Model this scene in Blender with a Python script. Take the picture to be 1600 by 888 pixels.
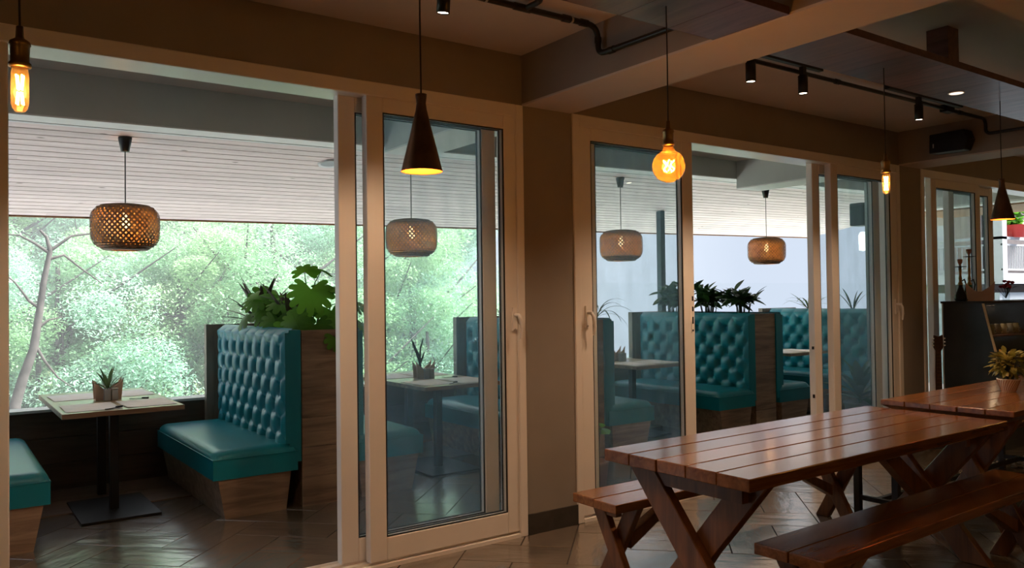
import bpy, math, random
from mathutils import Vector, Matrix, Euler
random.seed(7)
scene = bpy.context.scene
COL = scene.collection
for o in list(bpy.data.objects):
    bpy.data.objects.remove(o)

# ------------------------------------------------------------------ camera
CAM = Vector((0.0, -3.978, 1.45))
YAW, PIT, ROL, FPX = 0.62134745, 0.01698748, -0.01311567, 1260.857
_f = Vector((math.sin(YAW) * math.cos(PIT), math.cos(YAW) * math.cos(PIT), math.sin(PIT)))
_r0 = Vector((math.cos(YAW), -math.sin(YAW), 0))
_u0 = _r0.cross(_f)
_r = _r0 * math.cos(ROL) + _u0 * math.sin(ROL)
_u = -_r0 * math.sin(ROL) + _u0 * math.cos(ROL)
cd = bpy.data.cameras.new('camera')
cd.sensor_width = 36.0
cd.lens = FPX / 1600 * 36.0
cam = bpy.data.objects.new('camera', cd)
COL.objects.link(cam)
cam.matrix_world = Matrix(((_r.x, _u.x, -_f.x, CAM.x), (_r.y, _u.y, -_f.y, CAM.y), (_r.z, _u.z, -_f.z, CAM.z), (0, 0, 0, 1)))
scene.camera = cam

# ------------------------------------------------------------------ sky, sun, exposure
w = bpy.data.worlds.new('overcast_sky')
scene.world = w
w.use_nodes = True
bg = w.node_tree.nodes['Background']
bg.inputs[0].default_value = (0.74, 0.84, 1.0, 1)
bg.inputs[1].default_value = 0.93
sd = bpy.data.lights.new('sun', 'SUN')
sd.energy = 32.0
sd.angle = math.radians(25)
sd.color = (1.0, 0.99, 0.96)
sun = bpy.data.objects.new('sun', sd)
COL.objects.link(sun)
sun.rotation_euler = Vector((-0.52, 0.27, -0.80)).to_track_quat('-Z', 'Y').to_euler()
sun.location = (0, -10, 20)
vs = scene.view_settings
vs.view_transform = 'Standard'
vs.look = 'None'
vs.exposure = 0.0
vs.gamma = 1.0
vs.use_curve_mapping = False

# ------------------------------------------------------------------ materials
MATS = {}
def newmat(name):
    m = bpy.data.materials.new(name)
    m.use_nodes = True
    MATS[name] = m
    return m, m.node_tree.nodes, m.node_tree.links, m.node_tree.nodes['Principled BSDF']

def plain(name, col, rough=0.5, metal=0.0, spec=0.5, noise=0.0, nscale=8.0, bump=0.0, bscale=40.0, coat=0.0, sss=0.0, trans=0.0):
    m, n, l, p = newmat(name)
    p.inputs['Base Color'].default_value = (*col, 1)
    p.inputs['Roughness'].default_value = rough
    p.inputs['Metallic'].default_value = metal
    p.inputs['Specular IOR Level'].default_value = spec
    p.inputs['Coat Weight'].default_value = coat
    p.inputs['Coat Roughness'].default_value = 0.15
    tc = n.new('ShaderNodeTexCoord')
    if noise > 0:
        t = n.new('ShaderNodeTexNoise'); t.inputs['Scale'].default_value = nscale; t.inputs['Detail'].default_value = 5
        l.new(tc.outputs['Object'], t.inputs['Vector'])
        cr = n.new('ShaderNodeValToRGB')
        cr.color_ramp.elements[0].position = 0.3
        cr.color_ramp.elements[1].position = 0.7
        cr.color_ramp.elements[0].color = (*[c * (1 - noise) for c in col], 1)
        cr.color_ramp.elements[1].color = (*[min(1, c * (1 + noise)) for c in col], 1)
        l.new(t.outputs['Fac'], cr.inputs[0]); l.new(cr.outputs[0], p.inputs['Base Color'])
    if bump > 0:
        t2 = n.new('ShaderNodeTexNoise'); t2.inputs['Scale'].default_value = bscale; t2.inputs['Detail'].default_value = 4
        l.new(tc.outputs['Object'], t2.inputs['Vector'])
        b = n.new('ShaderNodeBump'); b.inputs['Strength'].default_value = bump; b.inputs['Distance'].default_value = 0.01
        l.new(t2.outputs['Fac'], b.inputs['Height']); l.new(b.outputs[0], p.inputs['Normal'])
    return m

def wood(name, c1, c2, rough=0.35, axis=0, scale=3.0, stretch=14.0, coat=0.0, bump=0.08, knots=None, spec=0.5, var=0.3):
    m, n, l, p = newmat(name)
    p.inputs['Roughness'].default_value = rough
    p.inputs['Coat Weight'].default_value = coat
    p.inputs['Coat Roughness'].default_value = 0.12
    p.inputs['Specular IOR Level'].default_value = spec
    tc = n.new('ShaderNodeTexCoord'); oi = n.new('ShaderNodeObjectInfo')
    add = n.new('ShaderNodeVectorMath'); add.operation = 'ADD'
    mul = n.new('ShaderNodeVectorMath'); mul.operation = 'SCALE'; mul.inputs['Scale'].default_value = 37.0
    cmb = n.new('ShaderNodeCombineXYZ')
    for i in range(3):
        l.new(oi.outputs['Random'], cmb.inputs[i])
    l.new(cmb.outputs[0], mul.inputs[0])
    l.new(tc.outputs['Object'], add.inputs[0]); l.new(mul.outputs[0], add.inputs[1])
    mp = n.new('ShaderNodeMapping')
    s = [stretch] * 3; s[axis] = 1.0
    mp.inputs['Scale'].default_value = s
    l.new(add.outputs[0], mp.inputs['Vector'])
    t = n.new('ShaderNodeTexNoise'); t.inputs['Scale'].default_value = scale; t.inputs['Detail'].default_value = 6
    t.inputs['Roughness'].default_value = 0.6; t.inputs['Distortion'].default_value = 0.6
    l.new(mp.outputs[0], t.inputs['Vector'])
    cr = n.new('ShaderNodeValToRGB')
    cr.color_ramp.elements[0].position = 0.32; cr.color_ramp.elements[1].position = 0.68
    cr.color_ramp.elements[0].color = (*c1, 1); cr.color_ramp.elements[1].color = (*c2, 1)
    l.new(t.outputs['Fac'], cr.inputs[0])
    # board to board variation
    hs = n.new('ShaderNodeHueSaturation')
    mr = n.new('ShaderNodeMapRange'); mr.inputs[3].default_value = 1 - var; mr.inputs[4].default_value = 1 + var
    l.new(oi.outputs['Random'], mr.inputs[0]); l.new(mr.outputs[0], hs.inputs['Value'])
    l.new(cr.outputs[0], hs.inputs['Color'])
    out = hs.outputs[0]
    if knots:
        v = n.new('ShaderNodeTexVoronoi'); v.inputs['Scale'].default_value = knots
        mk = n.new('ShaderNodeMapping'); sk = [2.2] * 3; sk[axis] = 1.0; mk.inputs['Scale'].default_value = sk
        l.new(add.outputs[0], mk.inputs['Vector']); l.new(mk.outputs[0], v.inputs['Vector'])
        kr = n.new('ShaderNodeValToRGB'); kr.color_ramp.elements[0].position = 0.04; kr.color_ramp.elements[1].position = 0.085
        kr.color_ramp.elements[0].color = (0.35, 0.3, 0.27, 1); kr.color_ramp.elements[1].color = (1, 1, 1, 1)
        l.new(v.outputs['Distance'], kr.inputs[0])
        mx = n.new('ShaderNodeMix'); mx.data_type = 'RGBA'; mx.blend_type = 'MULTIPLY'; mx.inputs[0].default_value = 1
        l.new(out, mx.inputs[6]); l.new(kr.outputs[0], mx.inputs[7]); out = mx.outputs[2]
    l.new(out, p.inputs['Base Color'])
    if bump:
        b = n.new('ShaderNodeBump'); b.inputs['Strength'].default_value = bump; b.inputs['Distance'].default_value = 0.004
        l.new(t.outputs['Fac'], b.inputs['Height']); l.new(b.outputs[0], p.inputs['Normal'])
    return m

def emit(name, col, strength):
    m, n, l, p = newmat(name)
    p.inputs['Base Color'].default_value = (*col, 1)
    p.inputs['Emission Color'].default_value = (*col, 1)
    p.inputs['Emission Strength'].default_value = strength
    return m

def clear_glass(name, tint, refl=1.0, dust=0.0, dustcol=(0.8, 0.85, 0.9), rough=0.02, streaks=True):
    m, n, l, p = newmat(name)
    n.remove(p)
    out = [x for x in n if x.type == 'OUTPUT_MATERIAL'][0]
    tr = n.new('ShaderNodeBsdfTransparent'); tr.inputs[0].default_value = (*tint, 1)
    gl = n.new('ShaderNodeBsdfGlossy'); gl.inputs['Roughness'].default_value = rough
    fr = n.new('ShaderNodeLayerWeight'); fr.inputs[0].default_value = 0.5
    pw = n.new('ShaderNodeMath'); pw.operation = 'POWER'; pw.inputs[1].default_value = 5.0
    l.new(fr.outputs['Facing'], pw.inputs[0])
    sc = n.new('ShaderNodeMath'); sc.operation = 'MULTIPLY_ADD'; sc.inputs[1].default_value = 0.9 * refl; sc.inputs[2].default_value = 0.03 * refl
    l.new(pw.outputs[0], sc.inputs[0])
    mx = n.new('ShaderNodeMixShader')
    l.new(sc.outputs[0], mx.inputs[0]); l.new(tr.outputs[0], mx.inputs[1]); l.new(gl.outputs[0], mx.inputs[2])
    last = mx.outputs[0]
    if dust > 0:
        df = n.new('ShaderNodeBsdfTranslucent'); df.inputs[0].default_value = (*dustcol, 1)
        d2 = n.new('ShaderNodeMixShader')
        if streaks:
            tc = n.new('ShaderNodeTexCoord'); t = n.new('ShaderNodeTexNoise')
            mp = n.new('ShaderNodeMapping'); mp.inputs['Scale'].default_value = (7, 7, 2.2)
            l.new(tc.outputs['Object'], mp.inputs['Vector']); l.new(mp.outputs[0], t.inputs['Vector'])
            t.inputs['Scale'].default_value = 1.6; t.inputs['Detail'].default_value = 6
            mr = n.new('ShaderNodeMapRange'); mr.inputs[1].default_value = 0.3; mr.inputs[2].default_value = 0.75
            mr.inputs[3].default_value = dust * 0.5; mr.inputs[4].default_value = dust * 1.6
            l.new(t.outputs['Fac'], mr.inputs[0]); l.new(mr.outputs[0], d2.inputs[0])
        else:
            d2.inputs[0].default_value = dust
        l.new(last, d2.inputs[1]); l.new(df.outputs[0], d2.inputs[2]); last = d2.outputs[0]
    l.new(last, out.inputs[0])
    return m

def leafmat(name, c1, c2, rough=0.4, trans=0.35):
    m, n, l, p = newmat(name)
    out = [x for x in n if x.type == 'OUTPUT_MATERIAL'][0]
    p.inputs['Roughness'].default_value = rough
    oi = n.new('ShaderNodeObjectInfo'); tc = n.new('ShaderNodeTexCoord')
    t = n.new('ShaderNodeTexNoise'); t.inputs['Scale'].default_value = 2.0
    l.new(tc.outputs['Object'], t.inputs['Vector'])
    ad = n.new('ShaderNodeMath'); ad.operation = 'ADD'
    l.new(t.outputs['Fac'], ad.inputs[0])
    mr = n.new('ShaderNodeMapRange'); mr.inputs[3].default_value = -0.3; mr.inputs[4].default_value = 0.3
    l.new(oi.outputs['Random'], mr.inputs[0]); l.new(mr.outputs[0], ad.inputs[1])
    cr = n.new('ShaderNodeValToRGB'); cr.color_ramp.elements[0].position = 0.2; cr.color_ramp.elements[1].position = 0.8
    cr.color_ramp.elements[0].color = (*c1, 1); cr.color_ramp.elements[1].color = (*c2, 1)
    l.new(ad.outputs[0], cr.inputs[0]); l.new(cr.outputs[0], p.inputs['Base Color'])
    tl = n.new('ShaderNodeBsdfTranslucent'); l.new(cr.outputs[0], tl.inputs[0])
    mx = n.new('ShaderNodeMixShader'); mx.inputs[0].default_value = trans
    l.new(p.outputs[0], mx.inputs[1]); l.new(tl.outputs[0], mx.inputs[2]); l.new(mx.outputs[0], out.inputs[0])
    return m

plain('taupe', (0.27, 0.235, 0.21), 0.75, noise=0.06, nscale=3, bump=0.05, bscale=120)
plain('soffit', (0.62, 0.54, 0.48), 0.8, noise=0.05, nscale=2)
plain('terrace_grey', (0.46, 0.48, 0.46), 0.8, noise=0.07, nscale=2)
plain('terrace_white', (0.74, 0.74, 0.73), 0.7, noise=0.03)
plain('upvc', (0.80, 0.755, 0.72), 0.32, noise=0.02, nscale=5)
plain('rubber', (0.012, 0.012, 0.013), 0.6)
plain('black_metal', (0.012, 0.012, 0.013), 0.42, metal=0.3)
plain('black_pipe', (0.010, 0.010, 0.010), 0.38)
plain('steel_post', (0.06, 0.08, 0.10), 0.4, metal=0.5)
plain('skirting', (0.045, 0.038, 0.032), 0.45, noise=0.25, nscale=14)
plain('grout', (0.035, 0.03, 0.026), 0.8)
plain('teal_leather', (0.001, 0.205, 0.265), 0.36, noise=0.05, nscale=5, bump=0.05, bscale=160)
plain('brass', (0.22, 0.14, 0.055), 0.38, metal=0.9, noise=0.3, nscale=30)
plain('bronze', (0.10, 0.062, 0.045), 0.36, metal=0.7, noise=0.25, nscale=18)
plain('copper_inside', (0.85, 0.20, 0.02), 0.5, metal=0.25)
plain('rattan', (0.17, 0.095, 0.045), 0.6, noise=0.35, nscale=25)
plain('paper', (0.85, 0.85, 0.85), 0.7, noise=0.05, nscale=12)
plain('napkin_wood', (0.60, 0.43, 0.34), 0.55, noise=0.15, nscale=9)
plain('grey_ceramic', (0.42, 0.42, 0.42), 0.4)
plain('white_ceramic', (0.72, 0.66, 0.60), 0.35)
plain('soil', (0.03, 0.022, 0.016), 0.9, noise=0.4, nscale=30, bump=0.4, bscale=40)
plain('bark', (0.055, 0.05, 0.045), 0.9, noise=0.5, nscale=6, bump=0.5, bscale=12)
plain('hill', (0.16, 0.25, 0.09), 0.9, noise=0.4, nscale=1.2)
plain('sill_white', (0.72, 0.73, 0.74), 0.5)
plain('bounce_slab_pale', (0.80, 0.80, 0.80), 0.7, noise=0.03)
plain('house_white', (0.42, 0.43, 0.45), 0.7, noise=0.03)
plain('house_pink', (0.62, 0.52, 0.48), 0.7, noise=0.05)
plain('house_grey', (0.34, 0.37, 0.40), 0.7, noise=0.08, nscale=2)
plain('house_dark', (0.05, 0.035, 0.035), 0.7)
plain('eave_brown', (0.30, 0.15, 0.07), 0.6, noise=0.2, nscale=5)
plain('red_pot', (0.60, 0.04, 0.03), 0.45)
plain('red_petal', (0.45, 0.01, 0.02), 0.5)
plain('green_glass', (0.0, 0.16, 0.05), 0.12, spec=0.8)
plain('terracotta', (0.38, 0.17, 0.11), 0.6, noise=0.15)
plain('case_side', (0.035, 0.043, 0.050), 0.22, noise=0.3, nscale=2.5, coat=0.3)
plain('tag_cream', (0.75, 0.62, 0.38), 0.6)
plain('wicker_dark', (0.05, 0.022, 0.012), 0.5, noise=0.4, nscale=40)
plain('pebble', (0.28, 0.24, 0.19), 0.6, noise=0.5, nscale=3)
plain('stem', (0.05, 0.11, 0.03), 0.5)
plain('stem_dark', (0.03, 0.05, 0.035), 0.5)
wood('table_wood', (0.125, 0.043, 0.012), (0.29, 0.112, 0.032), rough=0.20, stretch=12, scale=2.2, coat=0.35, bump=0.10, var=0.18)
wood('leg_wood', (0.11, 0.040, 0.013), (0.25, 0.098, 0.032), rough=0.4, axis=2, stretch=10, scale=2.2, coat=0.1, var=0.15)
wood('panel_wood', (0.06, 0.026, 0.020), (0.14, 0.065, 0.050), rough=0.42, axis=1, stretch=9, scale=2.5, coat=0.08, bump=0.05, var=0.25)
wood('booth_wood', (0.17, 0.10, 0.062), (0.40, 0.26, 0.165), rough=0.5, stretch=9, scale=1.9, bump=0.06, var=0.15)
wood('end_wood', (0.14, 0.125, 0.10), (0.27, 0.245, 0.20), rough=0.5, axis=2, stretch=9, scale=1.9, bump=0.06, var=0.1)
wood('parapet_wood', (0.060, 0.040, 0.030), (0.125, 0.085, 0.062), rough=0.5, stretch=9, scale=1.9, bump=0.06, var=0.15)
wood('ceiling_board', (0.62, 0.51, 0.50), (0.80, 0.69, 0.68), rough=0.6, stretch=16, scale=1.6, bump=0.05, knots=2.6, var=0.08)
wood('top_laminate', (0.30, 0.24, 0.13), (0.46, 0.38, 0.22), rough=0.28, axis=1, stretch=10, scale=2, coat=0.2, var=0.1)
wood('border_wood', (0.10, 0.065, 0.045), (0.20, 0.135, 0.095), rough=0.35, stretch=9, scale=2, var=0.2)
emit('spot_glow', (1.0, 0.80, 0.62), 14)
emit('filament', (1.0, 0.52, 0.16), 90)
emit('bulb_glow', (1.0, 0.66, 0.30), 6)
emit('downlight', (1.0, 0.82, 0.66), 1.6)
emit('ceiling_disc', (0.80, 0.88, 1.0), 0.35)
emit('lantern_glow', (0.9, 0.97, 1.0), 2.0)
clear_glass('pane_glass', (0.965, 0.985, 0.985), 0.9, dust=0.06, dustcol=(0.5, 0.74, 0.95))
clear_glass('rail_glass', (0.985, 0.99, 0.99), 0.25)
clear_glass('amber_glass', (0.98, 0.62, 0.22), 1.0, dust=0.05, dustcol=(1.0, 0.45, 0.08), streaks=False)
clear_glass('tube_glass', (0.99, 0.80, 0.50), 1.0, dust=0.04, dustcol=(1.0, 0.6, 0.2), streaks=False)
clear_glass('case_glass', (0.8, 0.83, 0.84), 0.8)
m_, n_, l_, p_ = newmat('lamp_glow_liner')  # added translucent orange liner, makes the holes of the weave glow
tl_ = n_.new('ShaderNodeBsdfTranslucent'); tl_.inputs[0].default_value = (0.55, 0.30, 0.10, 1)
tr_ = n_.new('ShaderNodeBsdfTransparent'); mx_ = n_.new('ShaderNodeMixShader'); mx_.inputs[0].default_value = 0.55
l_.new(tr_.outputs[0], mx_.inputs[1]); l_.new(tl_.outputs[0], mx_.inputs[2])
l_.new(mx_.outputs[0], [x for x in n_ if x.type == 'OUTPUT_MATERIAL'][0].inputs[0]); n_.remove(p_)
leafmat('leaf_tree_pale', (0.22, 0.40, 0.20), (0.42, 0.62, 0.36), 0.5, 0.4)
leafmat('leaf_tree_mid', (0.17, 0.36, 0.19), (0.36, 0.58, 0.36), 0.5, 0.4)
leafmat('leaf_tree_blue', (0.18, 0.37, 0.26), (0.36, 0.58, 0.44), 0.5, 0.4)
leafmat('leaf_philodendron', (0.06, 0.20, 0.015), (0.17, 0.42, 0.04), 0.35, 0.5)
leafmat('leaf_dark', (0.015, 0.05, 0.018), (0.05, 0.13, 0.03), 0.35, 0.3)
leafmat('leaf_bronze', (0.035, 0.030, 0.022), (0.09, 0.075, 0.04), 0.4, 0.25)
leafmat('leaf_yellow', (0.20, 0.17, 0.03), (0.44, 0.38, 0.09), 0.45, 0.3)
leafmat('leaf_spider', (0.06, 0.12, 0.05), (0.20, 0.30, 0.14), 0.4, 0.3)

# slate floor tile: colour per tile, cleft relief
def slate():
    m, n, l, p = newmat('slate')
    tc = n.new('ShaderNodeTexCoord'); oi = n.new('ShaderNodeObjectInfo')
    geo = n.new('ShaderNodeNewGeometry')
    t = n.new('ShaderNodeTexNoise'); t.inputs['Scale'].default_value = 3.0; t.inputs['Detail'].default_value = 7
    mp = n.new('ShaderNodeMapping'); mp.inputs['Scale'].default_value = (1, 2.6, 1)
    l.new(tc.outputs['Object'], mp.inputs['Vector'])
    ad = n.new('ShaderNodeVectorMath'); ad.operation = 'ADD'
    cmb = n.new('ShaderNodeCombineXYZ'); mu = n.new('ShaderNodeMath'); mu.operation = 'MULTIPLY'; mu.inputs[1].default_value = 50
    l.new(oi.outputs['Random'], mu.inputs[0])
    for i in range(3): l.new(mu.outputs[0], cmb.inputs[i])
    l.new(mp.outputs[0], ad.inputs[0]); l.new(cmb.outputs[0], ad.inputs[1]); l.new(ad.outputs[0], t.inputs['Vector'])
    cr = n.new('ShaderNodeValToRGB')
    cr.color_ramp.elements[0].position = 0.3; cr.color_ramp.elements[1].position = 0.72
    cr.color_ramp.elements[0].color = (0.085, 0.068, 0.055, 1); cr.color_ramp.elements[1].color = (0.20, 0.155, 0.118, 1)
    l.new(t.outputs['Fac'], cr.inputs[0])
    hs = n.new('ShaderNodeHueSaturation'); mr = n.new('ShaderNodeMapRange')
    mr.inputs[3].default_value = 0.85; mr.inputs[4].default_value = 1.15
    l.new(oi.outputs['Random'], mr.inputs[0]); l.new(mr.outputs[0], hs.inputs['Value']); l.new(cr.outputs[0], hs.inputs['Color'])
    l.new(hs.outputs[0], p.inputs['Base Color'])
    p.inputs['Roughness'].default_value = 0.22
    p.inputs['Coat Weight'].default_value = 1.0; p.inputs['Coat Roughness'].default_value = 0.2; p.inputs['Coat IOR'].default_value = 1.75
    b = n.new('ShaderNodeBump'); b.inputs['Strength'].default_value = 0.5; b.inputs['Distance'].default_value = 0.014
    l.new(t.outputs['Fac'], b.inputs['Height']); l.new(b.outputs[0], p.inputs['Normal']); l.new(b.outputs[0], p.inputs['Coat Normal'])
slate()

# ------------------------------------------------------------------ mesh helpers
class MB:
    def __init__(s):
        s.v = []; s.f = []; s.sm = []
    def add(s, v, f, smooth=False):
        o = len(s.v)
        s.v += [tuple(p) for p in v]
        for q in f:
            s.f.append([i + o for i in q]); s.sm.append(smooth)
        return s
    def box(s, x0, x1, y0, y1, z0, z1):
        v = [(x0, y0, z0), (x1, y0, z0), (x1, y1, z0), (x0, y1, z0), (x0, y0, z1), (x1, y0, z1), (x1, y1, z1), (x0, y1, z1)]
        return s.add(v, [(0, 3, 2, 1), (4, 5, 6, 7), (0, 1, 5, 4), (1, 2, 6, 5), (2, 3, 7, 6), (3, 0, 4, 7)])
    def hexa(s, v):
        return s.add(v, [(0, 3, 2, 1), (4, 5, 6, 7), (0, 1, 5, 4), (1, 2, 6, 5), (2, 3, 7, 6), (3, 0, 4, 7)])
    def prism(s, poly, axis, a, b):
        n = len(poly)
        def mk(p, t):
            if axis == 0: return (t, p[0], p[1])
            if axis == 1: return (p[0], t, p[1])
            return (p[0], p[1], t)
        v = [mk(p, a) for p in poly] + [mk(p, b) for p in poly]
        f = [tuple(range(n - 1, -1, -1)), tuple(range(n, 2 * n))] + [(i, (i + 1) % n, n + (i + 1) % n, n + i) for i in range(n)]
        return s.add(v, f)
    def lathe(s, prof, seg=24, c=(0, 0, 0), cap0=False, cap1=False):
        v = []; f = []
        for (r, z) in prof:
            for k in range(seg):
                a = 2 * math.pi * k / seg
                v.append((c[0] + r * math.cos(a), c[1] + r * math.sin(a), c[2] + z))
        for i in range(len(prof) - 1):
            for k in range(seg):
                k2 = (k + 1) % seg
                f.append((i * seg + k, i * seg + k2, (i + 1) * seg + k2, (i + 1) * seg + k))
        s.add(v, f, True)
        if cap0: s.add(v[:seg], [tuple(range(seg - 1, -1, -1))])
        if cap1: s.add(v[-seg:], [tuple(range(seg))])
        return s
    def tube(s, pts, r, seg=8, caps=True):
        pts = [Vector(p) for p in pts]
        rs = r if isinstance(r, (list, tuple)) else [r] * len(pts)
        v = []; f = []; prev = None
        for i, p in enumerate(pts):
            d = (pts[min(i + 1, len(pts) - 1)] - pts[max(i - 1, 0)]).normalized()
            if prev is None:
                a = Vector((0, 0, 1)) if abs(d.z) < 0.9 else Vector((1, 0, 0))
                n1 = d.cross(a).normalized()
            else:
                n1 = (prev - d * prev.dot(d)).normalized()
            prev = n1; n2 = d.cross(n1)
            for k in range(seg):
                t = 2 * math.pi * k / seg
                v.append(p + n1 * (rs[i] * math.cos(t)) + n2 * (rs[i] * math.sin(t)))
        for i in range(len(pts) - 1):
            for k in range(seg):
                k2 = (k + 1) % seg
                f.append((i * seg + k, i * seg + k2, (i + 1) * seg + k2, (i + 1) * seg + k))
        s.add(v, f, True)
        if caps:
            s.add(v[:seg], [tuple(range(seg - 1, -1, -1))]); s.add(v[-seg:], [tuple(range(seg))])
        return s
    def mesh(s, name):
        me = bpy.data.meshes.new(name)
        me.from_pydata(s.v, [], s.f)
        me.polygons.foreach_set('use_smooth', s.sm)
        me.update()
        return me

def obj(name, mesh, mat, parent=None, loc=(0, 0, 0), rot=(0, 0, 0), bevel=0.0, bseg=1, scale=None):
    if isinstance(mesh, MB): mesh = mesh.mesh(name)
    if mat and not mesh.materials: mesh.materials.append(MATS[mat])
    o = bpy.data.objects.new(name, mesh)
    COL.objects.link(o)
    o.location = loc; o.rotation_euler = rot
    if scale is not None: o.scale = (scale, scale, scale) if isinstance(scale, (int, float)) else scale
    if parent: o.parent = parent
    if bevel > 0:
        b = o.modifiers.new('bevel', 'BEVEL'); b.width = bevel; b.segments = bseg; b.limit_method = 'ANGLE'
    return o
def tag(o, label, cat=None, group=None, kind=None):
    o['label'] = label
    if cat: o['category'] = cat
    if group: o['group'] = group
    if kind: o['kind'] = kind
    return o
def thing(name, label, cat, loc=(0, 0, 0), rz=0.0, group=None, kind=None):
    o = bpy.data.objects.new(name, None)
    COL.objects.link(o); o.empty_display_size = 0.1
    o.location = loc; o.rotation_euler = (0, 0, rz)
    return tag(o, label, cat, group, kind)
def struct(name, mb, mat, label, cat=None, bevel=0.0):
    o = obj(name, mb, mat, bevel=bevel)
    return tag(o, label, cat, kind='structure')
def bpart(name, mat, parent, x0, x1, y0, y1, z0, z1, bevel=0.0, bseg=1):
    """a box part whose own origin is its centre"""
    cx, cy, cz = (x0 + x1) / 2, (y0 + y1) / 2, (z0 + z1) / 2
    return obj(name, MB().box(x0 - cx, x1 - cx, y0 - cy, y1 - cy, z0 - cz, z1 - cz), mat, parent, (cx, cy, cz), bevel=bevel, bseg=bseg)
def lamp(name, kind, energy, col, parent, loc, radius=0.03, spot=None, rot=(0, 0, 0)):
    d = bpy.data.lights.new(name, kind); d.energy = energy; d.color = col
    d.shadow_soft_size = radius
    if spot: d.spot_size = math.radians(spot); d.spot_blend = 0.6
    o = bpy.data.objects.new(name, d); COL.objects.link(o)
    o.location = loc; o.rotation_euler = rot; o.parent = parent
    return o
def uniq(mesh): return mesh

# ------------------------------------------------------------------ structure: floor with herringbone slate tiles
fl = struct('floor', MB().box(-3.0, 13.0, -7.0, 3.22, -0.15, -0.006), 'grout', 'dark slate tiled floor laid in herringbone through room and terrace', 'floor')
TW, TL = 0.30, 0.60
tile_me = MB().hexa([(-TL/2+.002, -TW/2+.002, 0), (TL/2-.002, -TW/2+.002, 0), (TL/2-.002, TW/2-.002, 0), (-TL/2+.002, TW/2-.002, 0),
                     (-TL/2+.004, -TW/2+.004, .006), (TL/2-.004, -TW/2+.004, .006), (TL/2-.004, TW/2-.004, .006), (-TL/2+.004, TW/2-.004, .006)]).mesh('floor_tile')
tile_me.materials.append(MATS['slate'])
cs = math.cos(math.radians(45)); sn = cs
tiles = []
def vis(x, y):
    q = Vector((x, y, 0)) - CAM
    d = q.dot(_f)
    if d < 0.8: return False
    px = 800 + FPX * q.dot(_r) / d; py = 444 - FPX * q.dot(_u) / d
    return -120 < px < 1720 and py < 1010
for i in range(-60, 60):
    for j in range(-60, 60):
        m_ = (i - j) % 4
        if m_ == 0: cx, cy, r = (i + 1) * TW, (j + .5) * TW, 0.0
        elif m_ == 3: cx, cy, r = (i + .5) * TW, (j + 1) * TW, math.pi / 2
        else: continue
        X = cx * cs - cy * sn + 3.0; Yw = cx * sn + cy * cs - 0.35
        if -1.2 < X < 9.9 and -3.2 < Yw < 2.12 and vis(X, Yw):
            tiles.append((X, Yw, r + math.pi / 4))
print('tiles', len(tiles))
for (X, Yw, r) in tiles:
    o = obj('floor_tile', tile_me, None, fl, (X, Yw, -0.006 + random.uniform(-.0006, .0006)), (random.uniform(-.002, .002), random.uniform(-.002, .002), r))
for k in range(7):   # wood-look border under the booths
    bpart('border_plank', 'border_wood', fl, -1.6 + k * 1.75, 0.145 + k * 1.75, 2.36, 2.78, -0.012, 0.004)
    bpart('border_plank', 'border_wood', fl, -2.3 + k * 1.75, -0.555 + k * 1.75, 2.785, 3.2, -0.012, 0.004)

# ------------------------------------------------------------------ structure: walls, beams, columns, ceilings
ZS, ZC = 2.63, 2.94
struct('ceiling', MB().box(-3.0, 13.0, -7.0, 2.06, ZC, ZC + 0.15), 'soffit', 'beige plastered ceiling slab above the room', 'ceiling')
hd = struct('wall_front', MB().box(-3.0, 13.0, 0.0, 0.22, ZS, ZC), 'taupe', 'taupe header wall above the sliding doors', 'wall')
struct('wall_column', MB().box(2.94, 3.34, 0.0, 0.24, 0.0, ZS), 'taupe', 'taupe wall pier between the two sliding door bays', 'wall')
struct('wall_pier', MB().box(7.28, 7.66, 0.0, 0.24, 0.0, ZS), 'taupe', 'taupe wall pier beside the display counter', 'wall')
struct('wall_left', MB().box(-3.0, -2.85, -7.0, 0.22, 0, ZC), 'taupe', 'taupe side wall of the room beyond the left edge', 'wall')
struct('wall_front_left', MB().box(-2.85, -1.35, 0.0, 0.22, 0, ZS), 'taupe', 'taupe wall left of the first sliding door', 'wall')
struct('wall_right', MB().box(12.85, 13.0, -7.0, 0.22, 0, ZC), 'taupe', 'taupe far side wall of the room', 'wall')
struct('wall_back', MB().box(-2.85, 12.85, -7.0, -6.85, 0, ZC), 'taupe', 'taupe wall behind the viewer', 'wall')
for (x0, x1, lb) in ((2.94, 3.34, 'ceiling beam running out from the pier between the doors'), (7.28, 7.66, 'ceiling beam running out above the loudspeaker')):
    b = thing('ceiling_beam', 'plastered ' + lb, 'beam', (0, 0, 0), kind='structure')
    obj('beam_body', MB().box(x0, x1, -6.85, -0.0, ZS + 0.012, ZC), 'taupe', b)
    obj('beam_soffit', MB().box(x0, x1, -6.85, -0.0, ZS, ZS + 0.012), 'soffit', b)
struct('baseboard_front', MB().box(2.945, 3.335, -0.014, 0.0, 0.0, 0.125), 'skirting', 'dark tile skirting at the foot of the middle pier', 'baseboard')
struct('baseboard_pier', MB().box(7.29, 7.65, -0.014, 0.0, 0.0, 0.125), 'skirting', 'dark tile skirting at the foot of the far pier', 'baseboard')

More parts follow.
